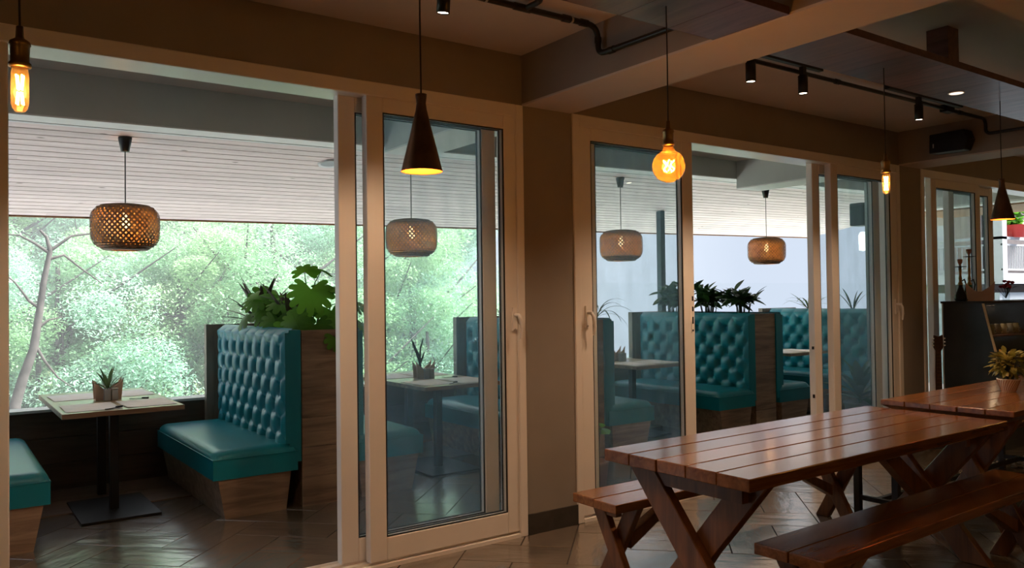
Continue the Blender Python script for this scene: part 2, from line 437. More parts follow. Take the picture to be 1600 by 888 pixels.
# terrace side
def zb(x, y): return ZS + 0.016 * (x - 0.39) - 0.156 * (y - 2.06)
tb = thing('terrace_beam', 'grey plastered beam along the terrace above the booths', 'beam', kind='structure')
def zl(x): return ZS + 0.016 * (x - 0.39)
obj('beam_body', MB().hexa([(-3, 1.86, zl(-3) + .01), (13, 1.86, zl(13) + .01), (13, 2.06, zl(13) + .01), (-3, 2.06, zl(-3) + .01), (-3, 1.86, ZC), (13, 1.86, ZC), (13, 2.06, ZC), (-3, 2.06, ZC)]), 'terrace_grey', tb)
obj('beam_soffit', MB().hexa([(-3, 1.86, zl(-3)), (13, 1.86, zl(13)), (13, 2.06, zl(13)), (-3, 2.06, zl(-3)), (-3, 1.86, zl(-3) + .01), (13, 1.86, zl(13) + .01), (13, 2.06, zl(13) + .01), (-3, 2.06, zl(-3) + .01)]), 'terrace_white', tb)
for (x0, x1, lb) in ((2.94, 3.34, 'grey terrace cross beam outside the middle pier'), (7.28, 7.66, 'grey terrace cross beam outside the far pier')):
    b = thing('terrace_cross_beam', lb, 'beam', kind='structure')
    obj('beam_body', MB().box(x0, x1, 0.22, 1.86, ZS + 0.012, ZC), 'terrace_grey', b)
    obj('beam_soffit', MB().box(x0, x1, 0.22, 1.86, ZS, ZS + 0.012), 'terrace_white', b)
# boarded eave
ea = thing('terrace_roof', 'sloping whitewashed timber boarded roof underside over the terrace', 'roof', kind='structure')
YE = 4.5
obj('roof_deck', MB().hexa([(-3, 2.0, zb(-3, 2.0) + .03), (12.6, 2.0, zb(12.6, 2.0) + .03), (12.6, YE, zb(12.6, YE) + .03), (-3, YE, zb(-3, YE) + .03),
                            (-3, 2.0, zb(-3, 2.0) + .4), (12.6, 2.0, zb(12.6, 2.0) + .4), (12.6, YE, zb(12.6, YE) + .12), (-3, YE, zb(-3, YE) + .12)]), 'house_dark', ea)  # deck coloured dark so the gaps between boards look shaded
ax, ay = math.atan(-0.156), -math.atan(0.016)
NB = 21
pitch = (YE - 2.075) / NB
bcache = {}
for rrow in range(NB):
    y0 = 2.075 + rrow * pitch
    x = -2.9 + random.uniform(0, 0.6)
    if rrow % 3 == 1: x -= 1.2
    while x < 12.5:
        L = random.choice((2.4, 3.0, 3.6))
        xa, xb_ = max(x, -3), min(x + L, 12.55)
        if xb_ - xa > 0.05:
            Lr = round(xb_ - xa - 0.004, 2)
            if Lr not in bcache:
                me = MB().box(-Lr / 2, Lr / 2, -pitch / 2 + .006, pitch / 2 - .006, 0, .02).mesh('ceiling_board')
                me.materials.append(MATS['ceiling_board']); bcache[Lr] = me
            cx, cy = (xa + xb_) / 2, y0 + pitch / 2
            if cx + Lr / 2 > -0.2:
                obj('ceiling_board', bcache[Lr], None, ea, (cx, cy, zb(cx, cy)), (ax, ay, 0))
        x += L
obj('edge_flashing', MB().hexa([(-3, 2.062, zb(-3, 2.06) - .004), (12.6, 2.062, zb(12.6, 2.06) - .004), (12.6, 2.084, zb(12.6, 2.084) - .004), (-3, 2.084, zb(-3, 2.084) - .004),
                                (-3, 2.062, zb(-3, 2.06) + .02), (12.6, 2.062, zb(12.6, 2.06) + .02), (12.6, 2.10, zb(12.6, 2.1) + .02), (-3, 2.10, zb(-3, 2.1) + .02)]), 'sill_white', ea)
obj('eave_fascia', MB().hexa([(-3, YE, zb(-3, YE) - .015), (12.6, YE, zb(12.6, YE) - .015), (12.6, YE + .03, zb(12.6, YE) - .015), (-3, YE + .03, zb(-3, YE) - .015),
                              (-3, YE, zb(-3, YE) + .14), (12.6, YE, zb(12.6, YE) + .14), (12.6, YE + .03, zb(12.6, YE) + .14), (-3, YE + .03, zb(-3, YE) + .14)]), 'eave_brown', ea)
# parapet
pa = struct('parapet_wall', MB().box(-3, 13, 3.24, 3.40, -0.5, 0.61), 'parapet_wood', 'low dark timber clad parapet under the terrace opening', 'wall')
for k in range(6):
    for rrow in range(3):
        bpart('parapet_plank', 'parapet_wood', pa, -2.9 + k * 2.5 + (rrow % 2) * .4, -0.408 + k * 2.5 + (rrow % 2) * .4, 3.222, 3.24, 0.01 + rrow * .2, 0.204 + rrow * .2)
obj('parapet_coping', MB().box(-3, 13, 3.20, 3.42, 0.612, 0.632), 'sill_white', pa)
struct('bounce_slab', MB().box(-6, 14, 3.40, 7.0, -1.2, -1.0), 'bounce_slab_pale', 'added unseen pale slab below the terrace bouncing sunlight up to the eave', 'roof')  # unseen slab added to bounce sunlight onto the eave boards and soffits
gr = thing('glass_balustrade', 'clear frameless glass balustrade panes standing on the terrace parapet', 'balustrade')
gr.location = (0, 3.31, 0.632)
for k in range(5):
    obj('pane', MB().box(0, 1.94, -.005, .005, 0, 0.98), 'rail_glass', gr, (3.4 + k * 1.96, 0, 0))
tag(obj('steel_post', MB().box(-.04, .04, -.04, .04, 0, zb(7.63, 3.365) - .63), 'steel_post', loc=(7.63, 3.365, .632), bevel=.004), 'slim dark steel post rising from the terrace parapet to the eave', 'post')
struct('terrace_column', MB().box(8.55, 8.95, 0.72, 1.10, 0, zl(9.3)), 'terrace_grey', 'grey plastered column at the far end of the terrace', 'column')

# ------------------------------------------------------------------ sliding doors
def sash(parent, x0, x1, y0, y1, z0, z1, stile=0.10, rail_b=0.125, rail_t=0.085, handle=None, lock=None):
    s = obj('sash', MB().box(x0, x0 + stile, y0, y1, z0, z1).box(x1 - stile, x1, y0, y1, z0, z1)
            .box(x0 + stile, x1 - stile, y0, y1, z0, z0 + rail_b).box(x0 + stile, x1 - stile, y0, y1, z1 - rail_t, z1), 'upvc', parent, bevel=0.006, bseg=2)
    ym = (y0 + y1) / 2
    obj('pane', MB().box(x0 + stile - .01, x1 - stile + .01, ym - .004, ym + .004, z0 + rail_b - .01, z1 - rail_t + .01), 'pane_glass', s)
    a, b, c, d = x0 + stile, x1 - stile, z0 + rail_b, z1 - rail_t
    g = MB()
    for yy in (y0 + .004, y1 - .012):
        g.box(a, a + .007, yy, yy + .008, c, d).box(b - .007, b, yy, yy + .008, c, d).box(a, b, yy, yy + .008, c, c + .007).box(a, b, yy, yy + .008, d - .007, d)
    obj('glazing_gasket', g, 'rubber', s)
    if handle is not None:
        hx, dirx = handle
        h = obj('handle', MB().box(hx - .016, hx + .016, y0 - .012, y0, 1.25, 1.39).tube([(hx, y0 - .01, 1.345), (hx, y0 - .05, 1.345), (hx + dirx * .012, y0 - .056, 1.32), (hx + dirx * .02, y0 - .056, 1.26), (hx + dirx * .018, y0 - .05, 1.20)], [.010, .012, .012, .010, .008], 8), 'upvc', s)
        obj('handle_screw', MB().lathe([(.0, -.002), (.006, -.002), (.006, 0)], 8, (hx, y0 - .0125, 1.262)), 'rubber', h)
    if lock is not None:
        lx = lock
        q = obj('lock_plate', MB().box(lx - .014, lx + .014, y0 - .003, y0, 1.18, 1.46), 'upvc', s)
        for zz, hh in ((1.41, .034), (1.335, .034), (1.245, .05), (1.19, .014)):
            obj('lock_slot', MB().box(lx - .007, lx + .007, y0 - .0045, y0 - .003, zz, zz + hh), 'rubber', q)
    return s
def door(name, x0, x1, label, y0=-0.012, y1=0.20, jamb=0.055, top=0.075):
    d = thing(name, label, 'door', (0, 0, 0), kind='structure')
    obj('outer_frame', MB().box(x0, x0 + jamb, y0, y1, 0, ZS).box(x1 - jamb, x1, y0, y1, 0, ZS).box(x0 + jamb, x1 - jamb, y0, y1, ZS - top, ZS), 'upvc', d, bevel=.004)
    obj('track_sill', MB().box(x0 + jamb, x1 - jamb, y0, y1, 0, .022).box(x0 + jamb, x1 - jamb, .015, .022, .022, .034).box(x0 + jamb, x1 - jamb, .085, .092, .022, .034).box(x0 + jamb, x1 - jamb, .155, .162, .022, .034), 'upvc', d)
    return d
ZT = ZS - 0.072
d1 = door('door_1', -1.35, 2.94, 'white framed sliding door standing open before the nearest booth')
sash(d1, -1.28, 0.255, 0.008, 0.068, .035, ZT, handle=(0.16, -1))
sash(d1, 1.895, 2.90, 0.0, 0.060, .035, ZT, handle=(2.86, 1))
sash(d1, 1.765, 2.79, 0.078, 0.138, .035, ZT)
d2 = door('door_2', 3.335, 7.275, 'white framed sliding door standing open behind the picnic table')
sash(d2, 3.385, 4.47, 0.0, 0.060, .035, ZT, stile=.11, handle=(3.44, 1), lock=4.445)
sash(d2, 3.50, 4.545, 0.078, 0.138, .035, ZT)
sash(d2, 6.19, 7.225, 0.0, 0.060, .035, ZT, handle=(7.18, 1))
sash(d2, 6.04, 7.07, 0.078, 0.138, .035, ZT)
d3 = door('door_3', 7.66, 12.8, 'white framed sliding door behind the display counter')
sash(d3, 7.86, 8.86, 0.0, 0.060, .035, ZT)
sash(d3, 8.36, 9.32, 0.078, 0.138, .035, ZT)
sash(d3, 10.9, 12.72, 0.078, 0.138, .035, ZT)
kb = obj('fly_latch', MB().box(6.030, 6.042, .088, .104, .57, .60).box(6.030, 6.042, .088, .104, .98, 1.005), 'black_metal', d2)

# ------------------------------------------------------------------ dropped timber panel, conduit, tracks
YP0, YP1 = -1.915, -1.505
for (xa, xb_, lb) in ((-1.2, 2.935, 'dropped dark timber ceiling panel left of the beam'), (3.345, 7.275, 'dropped dark timber ceiling panel right of the beam')):
    dp = thing('ceiling_panel', lb, 'panel', kind='structure')
    n = round((xb_ - xa) / 0.30); st = (xb_ - xa) / n
    for k in range(n):
        bpart('plank', 'panel_wood', dp, xa + k * st + .0015, xa + (k + 1) * st - .0015, YP0 + .02, YP1, 2.632, 2.652)
    obj('fascia', MB().box(xa, xb_, YP0, YP0 + .02, 2.630, 2.665), 'panel_wood', dp)
    hx = xa + 1.26 if xa > 0 else xa + 1.0
    for q in (0, 1):
        hxx = hx + q * 2.0
        obj('hanger_block', MB().box(hxx, hxx + .12, -1.76, -1.64, 2.652, ZC), 'panel_wood', dp)
dl = thing('recessed_downlight', 'small lit recessed downlight in the dropped timber panel', 'downlight', (4.94, -1.64, 2.632))
obj('bezel', MB().lathe([(.038, 0.0), (.044, -.004), (.046, 0)], 20), 'sill_white', dl)
obj('lens', MB().lathe([(0, -.002), (.038, -.002)], 20), 'downlight', dl)

def arc(p0, p1, corner, n=6):
    p0, p1, c = Vector(p0), Vector(p1), Vector(corner)
    return [(p0 * (1 - t) ** 2 + c * 2 * t * (1 - t) + p1 * t * t) for t in [i / n for i in range(n + 1)]]
cdt = thing('conduit_pipe', 'black conduit pipe under the ceiling dropping down the beam beside the hanging globe bulb', 'pipe', (0, 0, 0))
yp = -0.745; zp = 2.905
pts = [(-2.8, yp, zp)] + arc((2.83, yp, zp), (2.905, yp, zp - .07), (2.905, yp, zp)) + arc((2.905, yp, 2.80), (2.905, yp - .06, 2.752), (2.905, yp, 2.752)) + [(2.905, -1.52, 2.745)]
obj('pipe_run', MB().tube(pts, .016, 10), 'black_pipe', cdt)
for (p, q) in (((2.66, yp, zp), (2.71, yp, zp)), ((2.35, yp, zp), (2.45, yp, zp)), ((2.905, yp, 2.845), (2.905, yp, 2.815)), ((2.905, -.83, 2.751), (2.905, -.87, 2.751)), ((2.78, yp, zp), (2.83, yp, zp))):
    obj('coupling', MB().tube([p, q], .0195, 12), 'black_pipe', cdt)
for p in ((2.18, yp, zp), (2.72, yp, zp)):
    obj('saddle_clip', MB().tube([(p[0] - .006, p[1], p[2]), (p[0] + .006, p[1], p[2])], .018, 10), 'grey_ceramic', cdt)
obj('branch_elbow', MB().tube([(2.305, -.90, zp)] + arc((2.36, -.90, zp), (2.42, -.84, zp), (2.42, -.90, zp)) + [(2.42, -.745, zp)], .015, 10), 'black_pipe', cdt)
cd2 = thing('conduit_pipe', 'black conduit pipe running past the track spotlights to the loudspeaker', 'pipe', (0, 0, 0))
yp2 = -0.80
pts = [(3.36, yp2, zp)] + arc((7.14, yp2, zp), (7.205, yp2, zp - .06), (7.205, yp2, zp)) + arc((7.205, yp2, 2.82), (7.205, yp2 - .05, 2.778), (7.205, yp2, 2.778)) + [(7.205, -1.49, 2.775)]
obj('pipe_run', MB().tube(pts, .014, 10), 'black_pipe', cd2)
for xx in (5.02, 6.1, 6.75):
    obj('coupling', MB().tube([(xx, yp2, zp), (xx + .05, yp2, zp)], .018, 10), 'black_pipe', cd2)
obj('junction_box', MB().box(6.5, 6.62, yp2 - .03, yp2 + .03, zp - .025, zp + .03), 'black_metal', cd2)

def track(xa, xb_, y, spots, label):
    t = thing('track_light', label, 'track light', (xa, y, ZC))
    obj('rail', MB().box(0, xb_ - xa, -.018, .018, -.045, -.0), 'black_metal', t, bevel=.002)
    for (sx, tx) in spots:
        h = obj('spot_head', MB().lathe([(.0, .0), (.03, .0), (.03, -.115), (.026, -.115), (.026, -.105)], 20), 'black_metal', t, (sx - xa, -.0, -.10), (tx, 0, 0))
        obj('spot_stem', MB().box(-.018, .018, -.014, .014, 0, .06), 'black_metal', h)
        obj('spot_lens', MB().lathe([(0, -.110), (.026, -.110)], 20), 'spot_glow', h)
        lamp('spot_light', 'SPOT', SPOT_W, (1.0, 0.66, 0.40), h, (0, 0, -.125), .025, 110)
SPOT_W = 55.0
track(3.36, 4.70, -0.905, [(3.98, 0), (4.50, 0)], 'black ceiling track with two lit spotlights near the beam')
track(5.49, 6.56, -0.905, [(5.92, 0)], 'black ceiling track with a single lit spotlight near the loudspeaker')
track(0.3, 2.30, -0.905, [(1.85, .12), (0.8, 0)], 'black ceiling track with the tilted spotlight above the cone pendant')

# loudspeaker on the far beam
sp = thing('loudspeaker', 'black box loudspeaker fixed to the far ceiling beam', 'loudspeaker', (7.275, -0.53, 2.66))
obj('cabinet', MB().prism([(.16, 0.005), (.155, .17), (-.14, .175), (-.17, .09), (-.13, .0)], 0, -.17, -.03), 'black_metal', sp, bevel=.006)
obj('bracket', MB().box(-.03, 0, -.02, .02, .06, .12), 'black_metal', sp)
obj('badge', MB().box(-.172, -.170, .115, .125, .05, .085), 'grey_ceramic', sp)

# ------------------------------------------------------------------ pendants in the room
PY = -1.69
def cord(parent, ztop, r=.0028, mat='rubber'):
    obj('cord', MB().tube([(0, 0, 0), (0, 0, ztop)], r, 6), mat, parent)
def socket(parent, zz):
    s = obj('socket', MB().lathe([(.0, .075), (.008, .073), (.0095, .045), (.013, .042), (.022, .036), (.0245, .028), (.022, .024), (.0205, .0), (.0205, -.014), (.025, -.018), (.025, -.026), (.019, -.028)], 20, (0, 0, zz)), 'brass', parent)
    return s
def tube_bulb(x, z0, label):
    t = thing('tube_bulb_pendant', label, 'pendant lamp', (x, PY, z0), group='tube bulb pendants')
    socket(t, .138)
    cord(t, 2.632 - z0 if x < 6 else 1)
    t.children[-1].data.transform(Matrix.Translation((0, 0, 0)))
    obj('glass_tube', MB().lathe([(.0, 0.0), (.009, .0015), (.0155, .008), (.019, .02), (.0195, .03), (.0195, .095), (.0165, .108), (.0145, .116)], 20), 'tube_glass', t)
    mb = MB()
    for k in range(4):
        a = k * math.pi / 2 + .4
        mb.tube([(.009 * math.cos(a), .009 * math.sin(a), .02), (.0055 * math.cos(a), .0055 * math.sin(a), .05)], .0021, 6)
        mb.tube([(.0055 * math.cos(a), .0055 * math.sin(a), .056), (.009 * math.cos(a), .009 * math.sin(a), .092)], .0021, 6)
    obj('filament', mb, 'filament', t)
    lamp('bulb_light', 'POINT', BULB_W, (1.0, .55, .24), t, (0, 0, .055), .02)
    return t
BULB_W = 1.6
ROOM_W = 8.0
def fixcord(t, z_from, z_top):
    for c in t.children:
        if c.name.startswith('cord'):
            c.data = MB().tube([(0, 0, z_from), (random.uniform(-.004, .004), 0, (z_from + z_top) / 2), (0, 0, z_top)], .0028, 6).mesh('cord'); c.data.materials.append(MATS['rubber'])
t = tube_bulb(0.17, 1.917, 'lit tube bulb on a brass socket hanging at the far left before the open door'); fixcord(t, .21, 2.632 - 1.917)
t = tube_bulb(4.06, 1.968, 'small lit tube bulb on a brass socket hanging before the far pier'); fixcord(t, .21, 2.632 - 1.968)
# globe
gz = 1.91
t = thing('globe_bulb_pendant', 'lit amber globe bulb hanging on a twisted brown cord', 'pendant lamp', (2.43, PY, gz))
socket(t, .178); cord(t, 1); fixcord(t, .25, 2.632 - gz)
prof = [(.0665 * math.sin(a), .0665 - .0665 * math.cos(a)) for a in [math.pi * k / 22 for k in range(0, 19)]] + [(.026, .130), (.0205, .143), (.0195, .152)]
obj('glass_globe', MB().lathe(prof, 32), 'amber_glass', t)
mb = MB()
for k in range(5):
    a0 = k * 1.26
    mb.tube([((.016 + .006 * math.sin(i * .9)) * math.cos(a0 + i * .17), (.016 + .006 * math.sin(i * .9)) * math.sin(a0 + i * .17), .045 + i * .005) for i in range(10)], .0026, 6)
obj('filament', mb, 'filament', t)
obj('filament_mount', MB().lathe([(.0, .04), (.004, .045), (.004, .11), (.012, .14)], 10), 'tube_glass', t)
lamp('bulb_light', 'POINT', 7.0, (1.0, .55, .22), t, (0, 0, .07), .03)
def cone(x, z0, label, y=PY, zt=2.632, watt=4.5):
    t = thing('cone_pendant', label, 'pendant lamp', (x, y, z0), group='cone pendants')
    prof = [(.068, 0), (.0665, .004), (.060, .03), (.034, .135), (.0185, .2), (.0155, .222), (.0175, .24), (.0185, .252), (.005, .254)]
    obj('shade', MB().lathe(prof, 36), 'bronze', t)
    obj('shade_lining', MB().lathe([(.0665, .001), (.058, .03), (.032, .135), (.0165, .2), (0, .202)], 36), 'copper_inside', t)
    cord(t, 1); fixcord(t, .252, zt - z0)
    obj('bulb', MB().lathe([(0, .088), (.012, .092), (.016, .105), (.013, .12), (.009, .135), (.009, .15)], 14), 'bulb_glow', t)
    lamp('bulb_light', 'POINT', watt, (1.0, .66, .40), t, (0, 0, .06), .02)
cone(1.285, 1.862, 'dark bronze cone pendant with copper lining hanging before the first glazed sash')
cone(5.385, 1.895, 'dark bronze cone pendant hanging above the display counter')
for k, (x, y) in enumerate(((-1.6, -4.6), (1.2, -5.6), (3.0, -4.9), (7.0, -4.9), (10.8, -4.4), (9.6, -2.6))):  # unseen globe pendants added to light the room
    t = thing('globe_bulb_pendant', 'added globe bulb pendant out of view, filling the room with light', 'pendant lamp', (x, y, 1.95), group='added globe pendants out of view')
    socket(t, .178); cord(t, 1); fixcord(t, .25, ZC - 1.95)
    obj('glass_globe', MB().lathe(prof, 24), 'amber_glass', t); obj('filament', mb, 'filament', t)
    lamp('bulb_light', 'POINT', ROOM_W, (1.0, .76, .58), t, (0, 0, .07), .06)

# ------------------------------------------------------------------ rattan lamps over the booths
def ribbons(prof, n, turns, width, seg=14, off=0.0):
    """helical strips on a lathe profile given as function t->(r,z)"""
    mb = MB()
    for k in range(n):
        for sgn in (1, -1):
            v = []; f = []
            for i in range(seg + 1):
                t = i / seg; r, z = prof(t)
                r += off * sgn
                a = 2 * math.pi * k / n + sgn * turns * t
                da = width / (2 * max(r, .03))
                for q in (-1, 1):
                    v.append((r * math.cos(a + q * da), r * math.sin(a + q * da), z))
            for i in range(seg):
                f.append((2 * i, 2 * i + 1, 2 * i + 3, 2 * i + 2))
            mb.add(v, f, True)
    return mb
R0, H0 = 0.226, 0.30
def rprof(t):
    # rounded drum, bottom to top
    z = H0 * t
    e = abs(2 * t - 1)
    return (R0 * (1 - 0.30 * e ** 4.5) * (1 - .02 * (1 - t)), z)
rib_me = ribbons(rprof, 40, 1.25, .0168, 16, .0015).mesh('woven_shade')
rib_me.materials.append(MATS['rattan'])
hoop_mes = []
for t_ in (0.0, .05, .10, .95):
    r_, z_ = rprof(t_)
    me_ = MB().lathe([(r_ + .003, z_ - .004), (r_ + .003, z_ + .004), (r_ - .002, z_ + .004), (r_ - .002, z_ - .004), (r_ + .003, z_ - .004)], 40).mesh('hoop')
    me_.materials.append(MATS['rattan']); hoop_mes.append(me_)
r_, z_ = rprof(1.0)
ring_me = MB().lathe([(r_ + .003, z_ - .004), (r_ + .002, z_ + .002), (r_ * .6, z_ + .012), (.02, z_ + .016)], 40).mesh('top_disc'); ring_me.materials.append(MATS['rattan'])
bot = MB(); r_, z_ = rprof(0.0)
bot.lathe([(r_, z_ - .001), (r_ * .93, z_ - .012), (r_ * .6, z_ - .014)], 40)
bot_me = bot.mesh('base_ring'); bot_me.materials.append(MATS['rattan'])
lin_me = MB().lathe([(rprof(t_)[0] - .012, rprof(t_)[1]) for t_ in [k / 12 for k in range(13)]], 40).mesh('lining'); lin_me.materials.append(MATS['lamp_glow_liner'])  # liner added behind the weave for the orange glow
can_me = MB().lathe([(.0, .0), (.028, 0), (.045, .09), (.045, .1), (0, .1)], 20).mesh('canopy'); can_me.materials.append(MATS['black_metal'])
blb_me = MB().lathe([(0, -.045), (.022, -.036), (.03, -.01), (.024, .015), (.013, .04), (.013, .065)], 16).mesh('bulb'); blb_me.materials.append(MATS['bulb_glow'])
LY = 2.22
for (x, lb) in ((1.095, 'woven rattan drum lamp over the nearest booth table'), (3.37, 'woven rattan drum lamp seen through the first glazed sash'), (5.85, 'woven rattan drum lamp behind the hazy glass by the globe bulb'), (8.27, 'woven rattan drum lamp over the open far doorway')):
    zc = zb(x, LY)
    t = thing('rattan_lamp', lb, 'pendant lamp', (x, LY, 1.832), group='rattan lamps along the terrace')
    obj('woven_shade', rib_me, None, t); obj('top_disc', ring_me, None, t)
    for me_ in hoop_mes: obj('hoop', me_, None, t)
    obj('base_ring', bot_me, None, t); obj('lining', lin_me, None, t)
    obj('canopy', can_me, None, t, (0, 0, zc - 1.832 - .1))
    obj('cord', MB().tube([(0, 0, .30), (0, 0, zc - 1.832 - .09)], .004, 6), 'rubber', t)
    obj('bulb', blb_me, None, t, (0, 0, .185))
    lamp('bulb_light', 'POINT', 13.0, (1.0, .50, .18), t, (0, 0, .15), .03)
dz = thing('ceiling_speaker', 'round white disc fitting in the whitewashed roof boards', 'ceiling disc', (2.72, 2.44, zb(2.72, 2.44) - .001))
dz.rotation_euler = (ax, ay, 0)
obj('rim', MB().lathe([(.075, 0), (.10, -.012), (.105, 0)], 28), 'sill_white', dz)
obj('grille', MB().lathe([(0, -.006), (.078, -.005)], 28), 'house_grey', dz)
for (xx, yy, lb) in ((5.95, 2.3, 'lit recessed spot in the roof boards right of the third rattan lamp'), (6.1, 2.35, 'second lit recessed spot in the roof boards beside the globe bulb')):
    q = thing('recessed_spot', lb, 'downlight', (xx, yy, zb(xx, yy) - .001)); q.rotation_euler = (ax, ay, 0)
    obj('bezel', MB().lathe([(.03, 0), (.036, -.004), (.038, 0)], 16), 'sill_white', q)
    obj('lens', MB().lathe([(0, -.002), (.03, -.002)], 16), 'downlight', q)

# ------------------------------------------------------------------ booths
def tuft_mesh():
    """tufted back in local coords: u along y (0..W), v up (0..Hh), bulge towards -x"""
    W, Hh = 1.60, 0.80
    nu, nv = 150, 84
    du, dv = 0.1, 0.126
    v = []; f = []
    top0 = 5.5 * dv
    for j in range(nv + 1):
        for i in range(nu + 1):
            y = W * i / nu; z = Hh * j / nv
            a = (y / du + z / dv) / 2; b = (y / du - z / dv) / 2
            cr_ = (abs(math.sin(math.pi * a)) * abs(math.sin(math.pi * b))) ** 0.45
            g = 0.0
            for ia in (math.floor(a), math.floor(a) + 1):
                for ib in (math.floor(b), math.floor(b) + 1):
                    by_, bz_ = (ia + ib) * du, (ia - ib) * dv
                    if bz_ < top0 + .3 * dv:
                        g += math.exp(-((y - by_) / .033) ** 2 - ((z - bz_) / .046) ** 2)
            h = 0.62 + 0.38 * cr_ - 0.95 * min(1, g)
            if z > top0:
                t = min(1, (z - top0) / (0.7 * dv))
                row = round(top0 / dv)
                hp = 0.45 + .55 * abs(math.sin(math.pi * (y / du + row) / 2)) ** 0.5 if False else 0.45 + .55 * abs(math.sin(math.pi * (y / (2 * du) + row / 2.0))) ** 0.5
                h = (h * (1 - t) + (0.40 + .60 * hp) * t) if g < .05 else h * (1 - t) + t * (hp - .5 * g)
            x = -0.060 * max(h, -.2)
            # flatten to the edges
            e = min(y, W - y) / .05
            if e < 1: x = x * e + (-0.028) * (1 - e)
            if Hh - z < .05:
                e = (Hh - z) / .05
                x = x * math.sqrt(max(e, 0)) + 0.03 * (1 - e)
            v.append((x, y, z))
    for j in range(nv):
        for i in range(nu):
            q = j * (nu + 1) + i
            f.append((q, q + nu + 1, q + nu + 2, q + 1))
    mb = MB().add(v, f, True)
    mb.box(0.0, .085, 0.0, W, -.13, Hh - .012)
    # close the thin side between pad and board
    for y in (0.0, W):
        vv = [(-.028, y, 0), (.0, y, 0), (.0, y, Hh - .03), (-.028, y, Hh - .03)]
        mb.add(vv, [(0, 1, 2, 3)])
    return mb
tuft_me = tuft_mesh().mesh('backrest'); tuft_me.materials.append(MATS['teal_leather'])
def cushion_mesh(L, W, H):
    nx, ny = 28, 44
    v = []; f = []
    D = .055
    for j in range(ny + 1):
        for i in range(nx + 1):
            a, b = .5 - .5 * math.cos(math.pi * i / nx), .5 - .5 * math.cos(math.pi * j / ny)
            ea = max(0, 1 - min(a, 1 - a) * L / .07) if a < .5 else max(0, 1 - (1 - a) * L / .03)
            eb = max(0, 1 - min(b, 1 - b) * W / .07)
            e = min(1, math.hypot(ea, eb))
            v.append((L * a, W * b, H - D + D * math.sqrt(max(0, 1 - e * e)) + .012 * math.sin(math.pi * a) * math.sin(math.pi * b) - .012))
    for j in range(ny):
        for i in range(nx):
            q = j * (nx + 1) + i
            f.append((q, q + 1, q + nx + 2, q + nx + 1))
    mb = MB().add(v, f, True)
    z1 = H - D - .012
    mb.add([(0, 0, 0), (L, 0, 0), (L, W, 0), (0, W, 0), (0, 0, z1), (L, 0, z1), (L, W, z1), (0, W, z1)], [(0, 3, 2, 1), (0, 1, 5, 4), (1, 2, 6, 5), (2, 3, 7, 6), (3, 0, 4, 7)])
    mb.tube([(0, 0, z1), (L, 0, z1)], .004, 6).tube([(0, 0, z1), (0, W, z1)], .004, 6)
    return mb
SL, SW = 0.575, 1.62
cush_me = cushion_mesh(SL, SW, .20).mesh('seat_cushion'); cush_me.materials.append(MATS['teal_leather'])
base_me = MB().hexa([(.085, .03, 0), (.50, .03, 0), (.50, SW, 0), (.085, SW, 0), (.035, .012, .268), (.53, .012, .268), (.53, SW, .268), (.035, SW, .268)]).mesh('plinth')
base_me.materials.append(MATS['booth_wood'])
def bench(c, side, label):
    """c: planter centre; side -1 faces left (back at c-.18), +1 faces right"""
    t = thing('banquette_bench', label, 'bench', (c, 1.49, 0), group='teal banquettes on the terrace')
    t.scale = (1, 1, 1) if side < 0 else (-1, 1, 1)
    obj('plinth', base_me, None, t, (-.785, 0, 0))
    obj('seat_cushion', cush_me, None, t, (-.785, 0, .27))
    obj('backrest', tuft_me, None, t, (-.265, .01, .455))
    return t
CS = [-.23, 2.27, 4.77, 7.27, 9.77]
plank_me = {}
def planter(c, label):
    t = thing('planter_partition', label, 'planter', (c, 1.51, 0), group='timber planter partitions')
    obj('carcass', MB().box(-.158, .158, .012, 1.66, 0, 1.20), 'booth_wood', t)
    hs = 1.24 / 6
    for k in range(6):
        bpart('end_plank', 'booth_wood', t, -.17, .17, 0, .014, k * hs + .001, (k + 1) * hs - .0012)
    for s in (-1, 1):
        bpart('rim_board', 'booth_wood', t, s * .165 - .008, s * .165 + .008, .014, 1.66, .9, 1.24)
    bpart('end_board', 'end_wood', t, -.385, .385, 1.635, 1.70, 0, 1.255)
    obj('soil', MB().box(-.157, .157, .014, 1.63, 1.195, 1.20), 'soil', t)
    return t
names = ['nearest left, cut by the door frame', 'with the large lobed plant behind the first open door', 'hidden partly behind the pier between doors', 'seen through the open far doorway', 'at the far end of the terrace']
bl = {(-.23, 1): 'teal banquette bench at the far left, only its seat end showing', (2.27, -1): 'teal tufted banquette bench facing left behind the first open door',
      (2.27, 1): 'teal banquette bench behind the first glazed sash, its back hidden', (4.77, -1): 'teal tufted banquette bench half hidden by the pier, behind the twig vase table',
      (4.77, 1): 'teal banquette bench low behind the left glass of the second door', (7.27, -1): 'teal tufted banquette bench facing left through the second open door',
      (7.27, 1): 'teal banquette bench right of the far planter, only its seat end showing', (9.77, -1): 'teal tufted banquette bench against the far end of the terrace'}
for (c, s), lb in bl.items(): bench(c, s, lb)
for c, nm in zip(CS[1:], ['timber planter partition holding the large lobed plant', 'timber planter partition mostly hidden behind the middle pier', 'timber planter partition with a dark leafy shrub seen through the open far doorway', 'timber planter partition behind the farthest tufted bench']):
    planter(c, nm)

